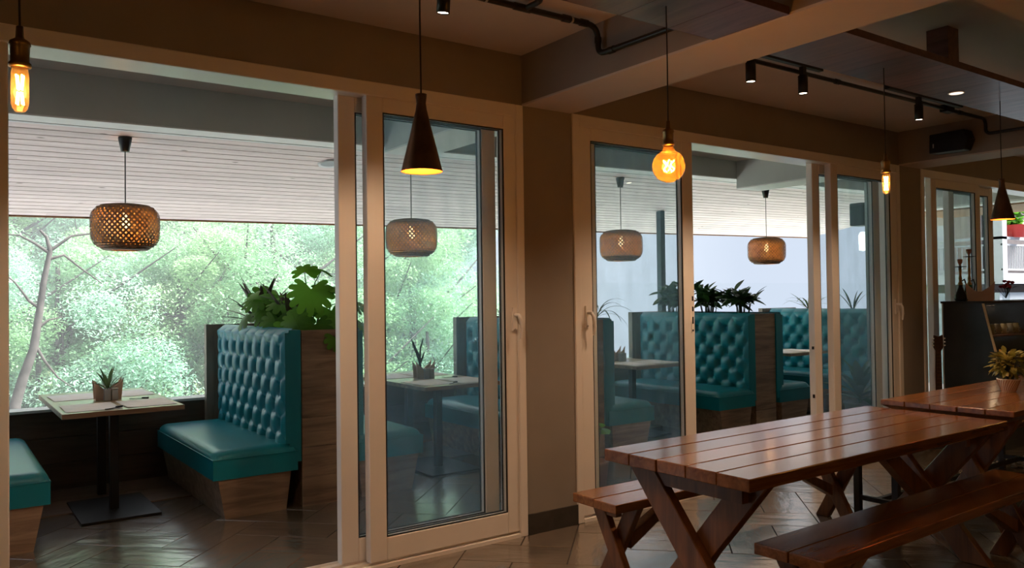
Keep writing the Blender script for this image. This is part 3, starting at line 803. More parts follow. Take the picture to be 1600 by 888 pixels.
# booth tables
def napkin(x, y, z, rz, label, tall=1.0):
    t = thing('napkin_holder', label, 'napkin holder', (x, y, z), rz, group='napkin holders on booth tables')
    poly = [(-.085, 0), (.085, 0), (.10, .155), (.075, .12), (.012, .075), (-.03, .078), (-.08, .13), (-.095, .150)]
    obj('front_board', MB().prism(poly, 1, -.035, -.027), 'napkin_wood', t)
    obj('back_board', MB().prism(poly, 1, .027, .035), 'napkin_wood', t)
    obj('tray', MB().box(-.085, .085, -.027, .027, 0, .008), 'napkin_wood', t)
    return t
def shaker(x, y, z, label, rz=0):
    s = obj('shaker', MB().box(-.021, .021, -.018, .018, 0, .082).box(-.023, .023, -.020, .020, .082, .088), 'grey_ceramic', None, (x, y, z), (0, 0, rz), bevel=.003)
    tag(s, label, 'shaker', 'salt and pepper shakers')
def placemat(x, y, z, sx, sy, label, rz=0):
    m = MB(); n = 6; v = []; f = []
    for j in range(n + 1):
        for i in range(n + 1):
            a, b = i / n - .5, j / n - .5
            lift = .004 * (abs(2 * a) ** 6) * (0.5 + .5 * math.sin(7 * b + 9 * x)) 
            v.append((sx * a, sy * b, .0012 + lift))
    for j in range(n):
        for i in range(n):
            q = j * (n + 1) + i; f.append((q, q + 1, q + n + 2, q + n + 1))
    o = obj('paper_placemat', m.add(v, f), 'paper', None, (x, y, z), (0, 0, rz))
    so = o.modifiers.new('thick', 'SOLIDIFY'); so.thickness = .001; so.offset = 1
    tag(o, label, 'placemat', 'paper placemats')
def cutlery(x, y, z, rz, label):
    o = obj('table_knife', MB().box(-.05, .04, -.006, .006, 0, .004).box(.04, .085, -.009, .009, 0, .012), 'black_metal', None, (x, y, z), (0, 0, rz))
    tag(o, label, 'cutlery', 'dark cutlery on booth tables')
top_me = MB().box(-.365, .365, -.70, .70, .72, .75).mesh('table_top'); top_me.materials.append(MATS['top_laminate'])
edge_me = MB().box(-.368, .368, -.703, -.70, .718, .7495).box(-.368, .368, .70, .703, .718, .7495).box(-.368, -.365, -.70, .70, .718, .7495).box(.365, .368, -.70, .70, .718, .7495).mesh('edge_band'); edge_me.materials.append(MATS['booth_wood'])
post_me = MB().box(-.028, .028, -.028, .028, .016, .72).mesh('post'); post_me.materials.append(MATS['black_metal'])
plate_me = MB().box(-.245, .245, -.36, .36, .004, .016).mesh('base_plate'); plate_me.materials.append(MATS['black_metal'])
TX = [1.02, 3.52, 6.02, 8.52]
tlab = ['laminate booth table on black posts beside the nearest tufted bench', 'booth table with the twig vase behind the first glazed sash', 'booth table behind the hazy glass of the second door', 'booth table in the farthest booth beyond the open doorway']
tword = ['the nearest booth table', 'the twig vase table', 'the table behind hazy glass', 'the farthest booth table']
for i, x in enumerate(TX):
    yc = 2.52 if i != 1 else 2.32
    t = thing('booth_table', tlab[i], 'table', (x, yc, 0), group='booth tables')
    obj('table_top', top_me, None, t, bevel=.002); obj('edge_band', edge_me, None, t)
    obj('post', post_me, None, t, (0.0, -.26, 0)); obj('post', post_me, None, t, (0.0, .26, 0))
    obj('base_plate', plate_me, None, t, (0, -.22, 0)) 
    z = .7505
    for (dx, dy, nm) in ((-.175, -.42, 'near left'), (.18, -.42, 'near right'), (-.17, .30, 'far left'), (.18, .30, 'far right')):
        placemat(x + dx, yc + dy, z, .32, .42, 'white paper placemat at the %s corner of %s' % (nm, tword[i]), random.uniform(-.04, .04))
    if i < 3:
        napkin(x + .0, yc - .02, z, 0.05, 'pale wood napkin holder with two peaked ears on ' + tword[i])
        shaker(x - .015, yc - .10, z, 'left one of two grey shakers before the napkin holder on ' + tword[i])
        shaker(x + .034, yc - .10, z, 'right one of two grey shakers before the napkin holder on ' + tword[i])
    if i < 2:
        cutlery(x - .07, yc - .62, z + .003, .6, 'dark handled knife lying at the front edge of ' + tword[i])
        cutlery(x + .17, yc - .15, z + .003, -.6, 'dark handled knife lying right of the napkin holder on ' + tword[i])

# ------------------------------------------------------------------ plants
def blade_me(L, Wd, bend, name, mat, fold=.15, seg=8):
    v = []; f = []
    for i in range(seg + 1):
        t = i / seg
        ang = bend * t
        # path in xz bending downwards from +z towards +x
        if i == 0: px, pz = 0.0, 0.0
        else:
            px += math.sin(bend * (t - .5 / seg)) * L / seg; pz += math.cos(bend * (t - .5 / seg)) * L / seg
        wd = Wd * (math.sin(math.pi * min(1, .12 + .88 * t)) ** .7) * (1 - .2 * t) if t < 1 else 0.001
        nx, nz = math.cos(ang), -math.sin(ang)
        v += [(px + nx * fold * wd * -1, -wd / 2, pz + nz * fold * wd * -1), (px, 0, pz), (px - nx * fold * wd, wd / 2, pz - nz * fold * wd)]
    for i in range(seg):
        q = i * 3
        f += [(q, q + 1, q + 4, q + 3), (q + 1, q + 2, q + 5, q + 4)]
    me = MB().add(v, f, True).mesh(name); me.materials.append(MATS[mat]); return me
def lobed_me(R, name, mat, lobes=9, spread=4.6, droop=.35):
    """fan leaf: deeply lobed, stalk at origin, leaf lies along +x, drooping"""
    v = [(0, 0, 0)]; f = []
    n = lobes * 6
    for i in range(n + 1):
        t = i / n; a = -spread / 2 + spread * t
        ph = (t * lobes) % 1
        lob = abs(math.sin(math.pi * t * lobes)) ** .55
        base = R * (0.62 + 0.38 * math.cos(a * .55))
        r = base * (0.68 + 0.32 * lob)
        for q, rr in enumerate((r * .5, r)):
            x, y = rr * math.cos(a), rr * math.sin(a)
            z = -droop * (rr / R) ** 2 * R + .05 * R * lob * (rr / R)
            v.append((x, y, z))
    for i in range(n):
        a0, a1, b0, b1 = 1 + 2 * i, 2 + 2 * i, 3 + 2 * i, 4 + 2 * i
        f += [(0, a0, b0), (a0, a1, b1, b0)]
    me = MB().add(v, f, True).mesh(name); me.materials.append(MATS[mat]); return me
def oval_me(L, Wd, name, mat, seg=6):
    v = []; f = []
    for i in range(seg + 1):
        t = i / seg; wd = Wd * math.sin(math.pi * min(max(t, .02), .985)) ** .8
        z = -.25 * L * t * t
        v += [(L * t, -wd / 2, z + .12 * wd), (L * t, 0, z), (L * t, wd / 2, z + .12 * wd)]
    for i in range(seg):
        q = i * 3; f += [(q, q + 1, q + 4, q + 3), (q + 1, q + 2, q + 5, q + 4)]
    me = MB().add(v, f, True).mesh(name); me.materials.append(MATS[mat]); return me
LOB = [lobed_me(.20, 'leaf', 'leaf_philodendron', 11, 4.9, .35), lobed_me(.13, 'leaf', 'leaf_philodendron', 7, 4.6, .4)]
BL_BR = blade_me(.30, .040, .35, 'leaf', 'leaf_bronze')
BL_DK = blade_me(.26, .045, .8, 'leaf', 'leaf_dark')
BL_SP = blade_me(.34, .018, 1.9, 'leaf', 'leaf_spider')
BL_SPD = blade_me(.30, .026, .5, 'leaf', 'leaf_spider')
OV_DK = oval_me(.13, .055, 'leaf', 'leaf_dark'); OV_DK2 = oval_me(.17, .06, 'leaf', 'leaf_dark')
OV_BIG = blade_me(.34, .095, .6, 'leaf', 'leaf_dark')
OV_Y = oval_me(.045, .022, 'leaf', 'leaf_yellow'); OV_SM = blade_me(.10, .014, .6, 'leaf', 'leaf_spider')
OV_PH = oval_me(.11, .07, 'leaf', 'leaf_philodendron')

def at(px, py, yy):
    d = _f + _r * ((px - 800) / FPX) - _u * ((py - 444) / FPX)
    return CAM + d * ((yy - CAM.y) / d.y)
def philodendron(loc, label):
    t = thing('philodendron', label, 'plant', loc)
    st = MB(); rnd = random.Random(3); L0 = Vector(loc)
    # a point on the photo, a distance, which leaf, size, droop and turn
    spec = [(486, 452, 1.72, 0, 1.0, 1.15, -.1), (476, 425, 1.78, 1, .95, -.75, .2), (502, 424, 1.82, 1, .95, -.5, -.6), (508, 446, 1.80, 1, 1.0, .5, .7), (528, 448, 1.74, 1, .9, .2, .8),
            (404, 462, 2.35, 0, .85, .6, -.9), (440, 474, 2.1, 1, 1.0, .3, -.4), (384, 494, 2.5, 1, 1.0, .8, -1.0), (430, 500, 1.98, 0, .8, 1.1, -.5), (452, 512, 1.80, 1, 1.1, 1.2, .1),
            (492, 508, 1.56, 0, .75, 1.35, .2), (524, 528, 1.49, 1, .75, 1.3, .5), (470, 486, 1.85, 0, .8, .9, -.3), (518, 486, 1.70, 0, .75, .9, .5), (415, 482, 2.25, 0, .8, .9, -.5),
            (460, 500, 1.70, 0, .7, 1.2, -.6), (535, 500, 1.65, 0, .75, 1.0, .9), (548, 470, 1.75, 1, 1.0, .6, 1.2), (568, 476, 1.68, 1, 1.1, .7, 1.4), (566, 505, 1.62, 1, 1.0, 1.1, 1.3)]
    for (px, py, yy, k, sc, tl, tw) in spec:
        p = at(px, py, yy) - L0
        st.tube([(p.x * .15, p.y * .2, -.05), (p.x * .55, p.y * .6, max(p.z * .75, .05) + .03), tuple(p)], [.006, .005, .003], 5)
        obj('leaf', LOB[k], None, t, p, Euler((rnd.uniform(-.2, .2), tl, -1.94 + tw)), scale=sc)
    obj('stems', st, 'stem', t)
    return t
def rosette(name, loc, label, meshes, n, tilt0, tilt1, smin=.8, smax=1.15, r=.02, seed=1, cat='plant', stem='stem', h=0.0, group=None):
    rnd = random.Random(seed)
    t = thing(name, label, cat, loc, group=group)
    for i in range(n):
        a = i * 2.399 + rnd.uniform(-.3, .3)
        tl = tilt0 + (tilt1 - tilt0) * (i + .5) / n
        zz = h * (1 - (i + .5) / n)
        obj('leaf', rnd.choice(meshes), None, t, (r * math.cos(a), r * math.sin(a), zz), Euler((0, tl, a)), scale=rnd.uniform(smin, smax))
    obj('crown', MB().lathe([(.0, h + .02), (.012, h + .012), (.018, 0), (.02, -.06)], 8), stem, t)
    return t
def shrub(name, loc, label, meshes, n, rx, ry, hz, seed, stems=6, cat='plant', smin=.8, smax=1.2, stemmat='stem_dark'):
    rnd = random.Random(seed)
    t = thing(name, label, cat, loc)
    st = MB(); tips = []
    for s in range(stems):
        a = rnd.uniform(0, 6.28); q = rnd.uniform(.2, 1)
        tip = Vector((rx * q * math.cos(a), ry * q * math.sin(a), hz * rnd.uniform(.65, 1.0)))
        mid = tip * .5 + Vector((rnd.uniform(-.02, .02), rnd.uniform(-.02, .02), .04))
        st.tube([(tip.x * .3, tip.y * .3, -.05), mid, tip], [.006, .005, .002], 5); tips.append((mid, tip))
    obj('stems', st, stemmat, t)
    for i in range(n):
        mid, tip = tips[i % stems]
        p = mid.lerp(tip, rnd.uniform(-.2, 1.0))
        p.z = max(p.z, .0)
        obj('leaf', rnd.choice(meshes), None, t, p, Euler((rnd.uniform(-.4, .4), rnd.uniform(-1.1, .25), rnd.uniform(0, 6.28))), scale=rnd.uniform(smin, smax))
    return t
PZ = 1.20
philodendron((2.28, 1.86, PZ), 'philodendron with large lobed green leaves spilling over the planter end')
shrub('vine_plant', (2.24, 2.3, PZ), 'bright green rounded leaf plant in the middle of the first planter', [OV_PH, LOB[1]], 34, .14, .28, .26, 11, 8, smin=.8, smax=1.3, stemmat='stem')
rosette('cordyline', (2.22, 2.72, PZ + .06), 'bronze bladed cordyline at the far end of the first planter', [BL_BR], 18, .1, 1.25, 1.15, 1.6, seed=5)
rosette('cordyline', (2.26, 2.12, PZ + .05), 'bronze bladed cordyline between green leaves beside the lobed plant', [BL_BR], 10, .1, .9, 1.1, 1.5, seed=8)
rosette('spider_plant', (4.72, 2.75, PZ + .04), 'dark arching plant at the far end of the planter behind the pier', [BL_DK, BL_SP], 12, .3, 1.3, .8, 1.2, seed=6)
rosette('spider_plant', (4.95, 1.62, PZ + .06), 'arching thin leaved plant at the left glass of the second door', [BL_SP], 11, .15, 1.0, 1.0, 1.25, seed=21)
shrub('leafy_shrub', (7.24, 2.78, PZ), 'dark leafy shrub at the far end of the planter behind the steel post', [OV_DK, OV_DK2], 90, .15, .34, .34, 31, 16, smin=1.0, smax=1.5)
shrub('leafy_shrub', (7.24, 2.27, PZ), 'dark leafy shrub in the middle of the planter in the open doorway', [OV_DK, OV_DK2], 120, .15, .36, .33, 32, 20, smin=.9, smax=1.4)
shrub('leafy_shrub', (7.26, 1.80, PZ), 'dark leafy shrub at the near end of the planter in the open doorway', [OV_DK2, OV_DK], 95, .14, .26, .30, 33, 16, smin=.9, smax=1.4)
rosette('spider_plant', (9.74, 2.65, PZ + .04), 'spider plant with arching blades above the farthest bench', [BL_SP, BL_SPD], 18, .1, 1.1, .9, 1.4, seed=7)
rosette('spider_plant', (9.74, 2.0, PZ + .04), 'upright bladed plant between the right sash stiles of the second door', [BL_SPD], 8, .1, .6, .8, 1.2, seed=9)
# plant in the napkin holder of the nearest table, twigs in the next
rosette('table_plant', (1.02, 2.50, .822), 'small striped dracaena tucked in the napkin holder on the nearest booth table', [OV_SM], 16, .05, 1.2, 1.2, 1.9, seed=12, h=.03)
tw = thing('twig_vase', 'bare dark twigs standing in the napkin holder behind the first glazed sash', 'twigs', (3.49, 2.30, .7605))
obj('vase', MB().lathe([(0, 0), (.02, 0), (.022, .08), (.018, .085)], 12), 'grey_ceramic', tw)
mb = MB()
for pts in (((0, 0, .05), (-.015, 0, .14), (-.04, .0, .21), (-.075, .0, .30), (-.085, 0, .34)), ((-.005, 0, .1), (-.02, 0, .2), (-.05, 0, .26), (-.07, 0, .31)), ((0, 0, .05), (.0, .005, .17), (.0, .0, .25), (.03, 0, .34)), ((0, 0, .12), (.02, 0, .17), (.04, 0, .22))):
    mb.tube(pts, [.008] * (len(pts) - 1) + [.004], 6)
obj('twig', mb, 'stem_dark', tw)
# floor plants on the terrace
fp = rosette('floor_plant', (7.98, .86, .30), 'broad leaved potted plant on the terrace floor behind the far sash', [OV_BIG], 22, .1, 1.35, .8, 1.35, seed=14, h=.16)
obj('pot', MB().lathe([(0, -.30), (.12, -.30), (.155, -.02), (.165, -.02), (.165, .0), (.14, .0), (.13, -.04), (0, -.04)], 24), 'grey_ceramic', fp)
f2 = shrub('floor_plant', (3.86, .42, .27), 'small green potted plant low behind the left glass of the second door', [OV_PH], 9, .10, .10, .30, 41, 4, stemmat='stem')
obj('pot', MB().lathe([(0, -.27), (.07, -.27), (.10, -.02), (.105, 0), (.09, 0), (.085, -.04), (0, -.04)], 20), 'terracotta', f2)

# fittings on the far terrace column
q = thing('loudspeaker', 'dark box loudspeaker on the grey terrace column behind glass', 'loudspeaker', (8.64, 1.10, 2.22))
obj('cabinet', MB().box(-.09, .09, .03, .19, 0, .26), 'black_metal', q, bevel=.01); obj('bracket', MB().box(-.02, .02, 0, .03, .1, .16), 'black_metal', q)
q = thing('wall_lantern', 'lit white wall lantern on the grey terrace column behind glass', 'wall lamp', (8.64, 1.10, 1.93))
obj('lantern_glass', MB().lathe([(0, 0), (.045, .01), (.05, .18), (.03, .22), (0, .225)], 14, (0, .08, 0)), 'lantern_glow', q); obj('arm', MB().box(-.02, .02, 0, .05, .15, .20), 'black_metal', q)

# ------------------------------------------------------------------ picnic table and benches
def xleg(parent, x, w1, hw, zt, th=.05, mat='leg_wood'):
    for s, dx in ((1, 0), (-1, th + .001)):
        poly = [(s * -w1 - hw, 0), (s * -w1 + hw, 0), (s * w1 + hw, zt), (s * w1 - hw, zt)]
        cy = 0
        obj('leg', MB().prism(poly, 0, -th / 2, th / 2), mat, parent, (x + dx, 0, 0), bevel=.004)
def picnic(name, label, cat, loc, rz, L, W, Ht, th, npl, w1, hw, inset, group=None, brace=.55):
    t = thing(name, label, cat, loc, rz, group)
    pw = W / npl
    for k in range(npl):
        bpart('plank', 'table_wood', t, -L / 2 + random.uniform(-.004, .004), L / 2 + random.uniform(-.004, .004), -W / 2 + k * pw + .0025, -W / 2 + (k + 1) * pw - .0025, Ht - th, Ht + random.uniform(-.001, .001), bevel=.004, bseg=2)
    for s in (-1, 1):
        x = s * (L / 2 - inset)
        xleg(t, x, w1, hw, Ht - th, .05 if W > .5 else .042)
        bpart('batten', 'leg_wood', t, x - s * .035 - .02 - (.0 if s > 0 else .03), x - s * .035 + .02 - (.0 if s > 0 else .03), -W / 2 + .13, W / 2 - .13, Ht - th - (.085 if W > .5 else .06), Ht - th)
        zc = (Ht - th) / 2
        hb = .06 if W > .5 else .036
        poly = [(x + (-.06 if s > 0 else .09), zc - hb), (x + (-.06 if s > 0 else .09), zc + hb), (x - s * brace + s * hb * 1.1, Ht - th), (x - s * brace - s * hb * 1.1, Ht - th)]
        obj('brace', MB().prism(poly, 1, -.03, .03), 'leg_wood', t, bevel=.003)
    return t
picnic('picnic_table', 'long reddish brown plank picnic table with crossed legs in front', 'table', (3.555, -1.62, 0), .012, 2.17, .80, .76, .052, 5, .29, .078, .13)
picnic('picnic_bench', 'plank bench with crossed legs on the window side of the picnic table', 'bench', (3.735, -.946, 0), .0, 2.17, .33, .45, .045, 2, .11, .045, .13, 'benches at the picnic table', .5)
picnic('picnic_bench', 'plank bench with crossed legs nearest the viewer at lower right', 'bench', (3.77, -2.02, 0), .015, 2.17, .32, .45, .045, 2, .11, .045, .13, 'benches at the picnic table', .5)
# second table, behind it to the right
t2 = picnic('picnic_table', 'second plank table at the right with the potted yellow green plant', 'table', (5.83, -1.60, 0), .035, 2.26, .745, .80, .032, 5, .24, .055, .36)
obj('under_chamfer', MB().hexa([(-1.05, -.30, .725), (1.05, -.30, .725), (1.05, .30, .725), (-1.05, .30, .725), (-1.12, -.362, .767), (1.12, -.362, .767), (1.12, .362, .767), (-1.12, .362, .767)]), 'leg_wood', t2)
mbn = thing('metal_leg_bench', 'wooden bench on black square metal legs behind the second table', 'bench', (6.03, -1.06, 0), .01)
for k in range(2):
    bpart('plank', 'table_wood', mbn, -1.13, 1.13, -.16 + k * .162, -.002 + k * .162, .41, .45, bevel=.003)
for sx in (-1.06, 1.06):
    for sy in (-.13, .13):
        bpart('leg', 'black_metal', mbn, sx - .02, sx + .02, sy - .02, sy + .02, 0, .41)
    bpart('foot_rail', 'black_metal', mbn, sx - .015, sx + .015, -.11, .11, .09, .12)
bpart('stretcher', 'black_metal', mbn, -1.045, 1.045, -.015, .015, .09, .118)
# potted plant on it
pp = shrub('potted_plant', (5.66, -1.585, .885), 'small yellow green leafy plant in a ribbed white pot on the second table', [OV_Y], 40, .07, .07, .15, 51, 14, smin=1.1, smax=1.7, stemmat='stem_dark')
rnd = random.Random(77)
for k in range(190):
    d_ = Vector((rnd.gauss(0, 1), rnd.gauss(0, 1), rnd.gauss(0, 1))).normalized() * rnd.uniform(.6, 1.0)
    obj('leaf', OV_Y, None, pp, (d_.x * .085, d_.y * .085, .095 + d_.z * .075), Euler((rnd.uniform(-.5, .5), -.9 * d_.z + rnd.uniform(-.4, .2), math.atan2(d_.y, d_.x) + rnd.uniform(-.6, .6))), scale=rnd.uniform(.9, 1.4))
mbp = MB()
n = 20; prof = [(.040, -.084), (.066, -.008), (.069, 0.0), (.060, 0.0), (.054, -.02)]
mbp.lathe(prof, n, cap0=True)
pot = obj('pot', mbp, 'white_ceramic', pp)
rb = MB()
for k in range(26):
    a0 = 2 * math.pi * k / 26
    rb.tube([((.0405 + .0262 * t_) * math.cos(a0 + .5 * t_), (.0405 + .0262 * t_) * math.sin(a0 + .5 * t_), -.082 + .074 * t_) for t_ in (0, .33, .66, 1)], .0024, 4)
obj('pot_rib', rb, 'terracotta', pot); obj('soil', MB().lathe([(0, -.015), (.056, -.015)], 16), 'soil', pp)

# ------------------------------------------------------------------ display counter and what stands on it
dc = thing('display_case', 'dark slant fronted display counter with lit jars inside at the right', 'counter', (7.86, -0.10, 0), 0.0)
side = [(0, 0), (0, 1.34), (-.36, 1.34), (-.45, .92), (-.50, .88), (-.50, 0)]
obj('end_panel', MB().prism(side, 0, -.02, .02), 'case_side', dc)
obj('gap_daylight_strip', MB().box(-.022, .022, .0, .012, 0, 1.34), 'sill_white', dc)  # white strip standing for daylight through the gap beside the counter
obj('back_panel', MB().box(.02, 2.6, -.02, 0, 0, 1.34), 'case_side', dc)
obj('counter_top', MB().box(-.03, 2.62, -.38, .02, 1.34, 1.36), 'black_metal', dc)
obj('plinth', MB().box(.02, 2.6, -.50, -.02, 0, .80), 'case_side', dc)
obj('front_glass', MB().hexa([(.02, -.448, .90), (2.6, -.448, .90), (2.6, -.442, .90), (.02, -.442, .90), (.02, -.362, 1.32), (2.6, -.362, 1.32), (2.6, -.356, 1.32), (.02, -.356, 1.32)]), 'case_glass', dc)
obj('glass_edge', MB().prism([(-.372, 1.34), (-.352, 1.34), (-.452, .90), (-.472, .90)], 0, -.024, -.016), 'tag_cream', dc)
obj('shelf', MB().box(.03, 2.58, -.34, -.04, 1.02, 1.035), 'terracotta', dc)
obj('deck', MB().box(.03, 2.58, -.44, -.04, .80, .815), 'case_side', dc)
for k in range(7):
    s_ = obj('jar', MB().lathe([(0, 0), (.032, 0), (.034, .07), (.026, .085), (.028, .1), (0, .1)], 12), 'white_ceramic' if k % 2 else 'tag_cream', None, (0, 0, 0))
    tag(s_, '%s jar from the slanted end on the shelf inside the display counter' % ['first', 'second', 'third', 'fourth', 'fifth', 'sixth', 'seventh'][k], 'jar', 'jars in the display counter')
    a_ = 0.0
    lx, ly = .10 + k * .13, -.26
    s_.location = (7.86 + lx * math.cos(a_) - ly * math.sin(a_), -.10 + lx * math.sin(a_) + ly * math.cos(a_), 1.0355)
    p_ = obj('label_card', MB().box(-.02, .02, -.0375, -.035, .015, .06), 'tag_cream' if k % 2 else 'paper', s_)
    obj('dot', MB().box(-.006, .006, -.0385, -.0375, .03, .042), 'house_dark', p_)
lamp('case_light', 'POINT', 0.7, (1.0, .7, .42), dc, (.5, -.2, 1.29), .05)

def on_top(lx, ly):
    a_ = 0.0
    return (7.86 + lx * math.cos(a_) - ly * math.sin(a_), -.10 + lx * math.sin(a_) + ly * math.cos(a_), 1.36)
def hookah(p, label, h, glass):
    t = thing('hookah', label, 'hookah', p)
    obj('base_vase', MB().lathe([(0, 0), (.045, 0), (.055, .02), (.05, .06), (.028, .11), (.018, .14), (.022, .155)], 18), glass, t)
    obj('stem', MB().lathe([(.018, .15), (.022, .17), (.012, .19), (.016, .22), (.010, .25), (.014, .3), (.009, .34), (.012, h - .06), (.007, h - .02), (.007, h)], 12), 'brass', t)
    obj('ash_plate', MB().lathe([(.0, h - .045), (.055, h - .04), (.057, h - .036), (0, h - .038)], 18), 'black_metal', t)
    obj('bowl', MB().lathe([(.008, h - .02), (.02, h), (.024, h + .03), (.018, h + .035), (0, h + .03)], 12), 'terracotta', t)
    obj('hose', MB().tube([(.015, 0, .19), (.06, -.01, .21), (.09, -.01, .16), (.085, .0, .07), (.05, -.03, .012), (-.02, -.07, .012)], .007, 7), 'black_pipe', t)
hookah(on_top(.16, -.08), 'shorter hookah with a dark vase standing on the display counter', .37, 'black_metal')
hookah(on_top(.34, -.08), 'taller brass hookah with a green glass vase on the display counter', .47, 'green_glass')
t = napkin(*on_top(.24, -.22), -1.1, 'reddish napkin holder with peaked ears on the display counter')
t.scale = (1.25, 1.25, 1.2)
fv = thing('flower_vase', 'red flowers in a glass vase at the right end of the display counter', 'flowers', on_top(.83, -.20))
obj('vase', MB().lathe([(0, 0), (.03, 0), (.035, .06), (.028, .09)], 14), 'case_glass', fv)
rnd = random.Random(4); mb = MB()
for k in range(16):
    a, r_, zz = rnd.uniform(0, 6.28), rnd.uniform(.01, .085), rnd.uniform(.11, .19)
    mb.tube([(0, 0, .02), (r_ * math.cos(a), r_ * math.sin(a), zz)], .002, 4)
    if k < 11: obj('blossom', MB().lathe([(0, -.012), (.016, -.004), (.022, .008), (.012, .018), (0, .012)], 9), 'red_petal', fv, (r_ * math.cos(a), r_ * math.sin(a), zz))
    else: obj('leaf', OV_DK, None, fv, (r_ * math.cos(a), r_ * math.sin(a), zz - .02), (0, -.5, a), scale=.6)
obj('stems', mb, 'stem_dark', fv)
# guitar standing against the end of the counter
gt = thing('guitar', 'dark brown guitar standing upright against the end of the display counter', 'guitar', (7.60, -.14, 0), 1.05)
gp = []
for k in range(28):
    a = 2 * math.pi * k / 28
    gp.append((math.sin(a) * (.185 if math.cos(a) < 0 else .14) * (1 - .28 * math.exp(-((math.cos(a) - .15) / .3) ** 2)), .24 - .235 * math.cos(a) * -1 if False else .24 + .235 * math.cos(a)))
obj('body', MB().prism(gp, 0, -.05, .05), 'wicker_dark', gt)
obj('neck', MB().hexa([(-.052, -.028, .45), (-.03, -.028, .45), (-.03, .028, .45), (-.052, .028, .45), (-.052, -.022, .90), (-.03, -.022, .90), (-.03, .022, .90), (-.052, .022, .90)]), 'wicker_dark', gt)
for k in range(12):
    bpart('fret', 'brass', gt, -.0535, -.052, -.026, .026, .47 + k * .035, .473 + k * .035)
hd_ = obj('headstock', MB().prism([(-.022, .90), (.022, .90), (.045, .94), (.04, 1.05), (0, 1.035), (-.04, 1.05), (-.045, .94)], 0, -.052, -.034), 'wicker_dark', gt)
for sy in (-1, 1):
    for k in range(3):
        obj('tuning_peg', MB().tube([(-.043, sy * .042, .955 + k * .032), (-.043, sy * .068, .955 + k * .032)], .007, 8), 'paper', hd_)
# pebbles seen below the second table
for side_, x0 in ((0, 7.2),):
    pb = thing('pebble_border', 'strip of pale pebbles on the floor beside the display counter', 'pebbles', (7.2, -1.0, 0)); pb['kind'] = 'stuff'
    mb = MB(); rnd = random.Random(9)
    for k in range(260):
        px_, py_ = rnd.uniform(0, 1.7), rnd.uniform(-.12, .22)
        r_ = rnd.uniform(.014, .028)
        mb.lathe([(0, .0), (r_, .006), (r_ * .8, .014), (0, .018)], 7, (px_, py_, 0.0))
    ob_ = obj('pebble_bed', mb, 'pebble', pb); ob_['kind'] = 'stuff'

# ------------------------------------------------------------------ neighbouring house seen through the far right door
hs_ = thing('neighbour_house', 'white neighbouring house with railed balcony seen through the far right door', 'house', (19.38, 4.27, -4))
G = 4.0
obj('wall', MB().box(2.2, 9, 1.6, 2.9, 0, 9.2), 'house_pink', hs_)
obj('balcony_slab', MB().box(0, 9, 0, 2.9, G + 1.62, G + 1.86), 'house_white', hs_)
obj('lower_wall', MB().box(.15, 9, .15, 2.9, 0, G + 1.42), 'house_grey', hs_)
obj('lower_fascia', MB().box(.1, 9, .1, 2.9, G + 1.05, G + 1.22), 'house_white', hs_)
obj('upper_slab', MB().box(-.3, 9, -.3, 2.9, G + 4.3, G + 4.5), 'house_white', hs_)
obj('roof_underside', MB().box(-.3, 9, -.3, 2.9, G + 4.25, G + 4.3), 'eave_brown', hs_)
obj('doorway', MB().box(2.6, 3.8, 1.55, 1.6, G + 1.86, G + 3.9), 'house_dark', hs_)
obj('pillar', MB().box(0, .22, 0, .22, G + 1.86, G + 4.25), 'house_white', hs_)
obj('pillar', MB().box(0, .22, 2.6, 2.8, G + 1.86, G + 4.25), 'house_pink', hs_)
obj('privacy_wall', MB().box(.05, .12, 1.1, 2.6, G + 1.86, G + 3.02), 'house_white', hs_)
ral = obj('top_rail', MB().box(0, 5, 0, .05, G + 2.62, G + 2.68).box(0, .05, .05, 2.9, G + 2.62, G + 2.68), 'house_white', hs_)
obj('mid_rail', MB().box(0, 5, 0.01, .04, G + 2.48, G + 2.52).box(0.01, .04, .05, 2.9, G + 2.48, G + 2.52), 'house_white', hs_)
obj('bottom_rail', MB().box(0, 5, 0.01, .04, G + 1.92, G + 1.96).box(0.01, .04, .05, 2.9, G + 1.92, G + 1.96), 'house_white', hs_)
bal_me = MB().box(-.009, .009, -.009, .009, 0, .54).mesh('baluster'); bal_me.materials.append(MATS['house_white'])
for k in range(14): obj('baluster', bal_me, None, hs_, (.09 + k * .085, .025, G + 1.95))
for k in range(25): obj('baluster', bal_me, None, hs_, (.025, .12 + k * .11, G + 1.95))
fpz = thing('flower_pot', 'red balcony flower pot with a green plant on the neighbour railing', 'flower pot', (20.1, 4.295, 2.68))
obj('pot', MB().lathe([(0, 0), (.17, 0), (.24, .27), (.25, .28), (.21, .28)], 16), 'red_pot', fpz)
rnd = random.Random(17)
for k in range(26):
    a = rnd.uniform(0, 6.28)
    obj('leaf', LOB[1] if k % 2 else OV_PH, None, fpz, (rnd.uniform(-.22, .22), rnd.uniform(-.2, .2), .28 + rnd.uniform(0, .42)), (rnd.uniform(-.4, .4), rnd.uniform(-.5, .6), a), scale=rnd.uniform(1.4, 2.2))
# side canopy that closes the terrace at the right
sc_ = thing('side_canopy', 'brown timber canopy edge with white beam beyond the far right door', 'canopy', (11.6, 0, 0))
obj('beam', MB().box(0, .25, .35, 2.4, 2.665, 2.98), 'terrace_grey', sc_)
obj('beam_edge', MB().box(0, .25, .35, 2.4, 2.64, 2.665), 'terrace_white', sc_)
for k in range(8):
    bpart('board', 'eave_brown', sc_, .26 + k * .15, .405 + k * .15, .4, 2.4, 2.62, 2.65)

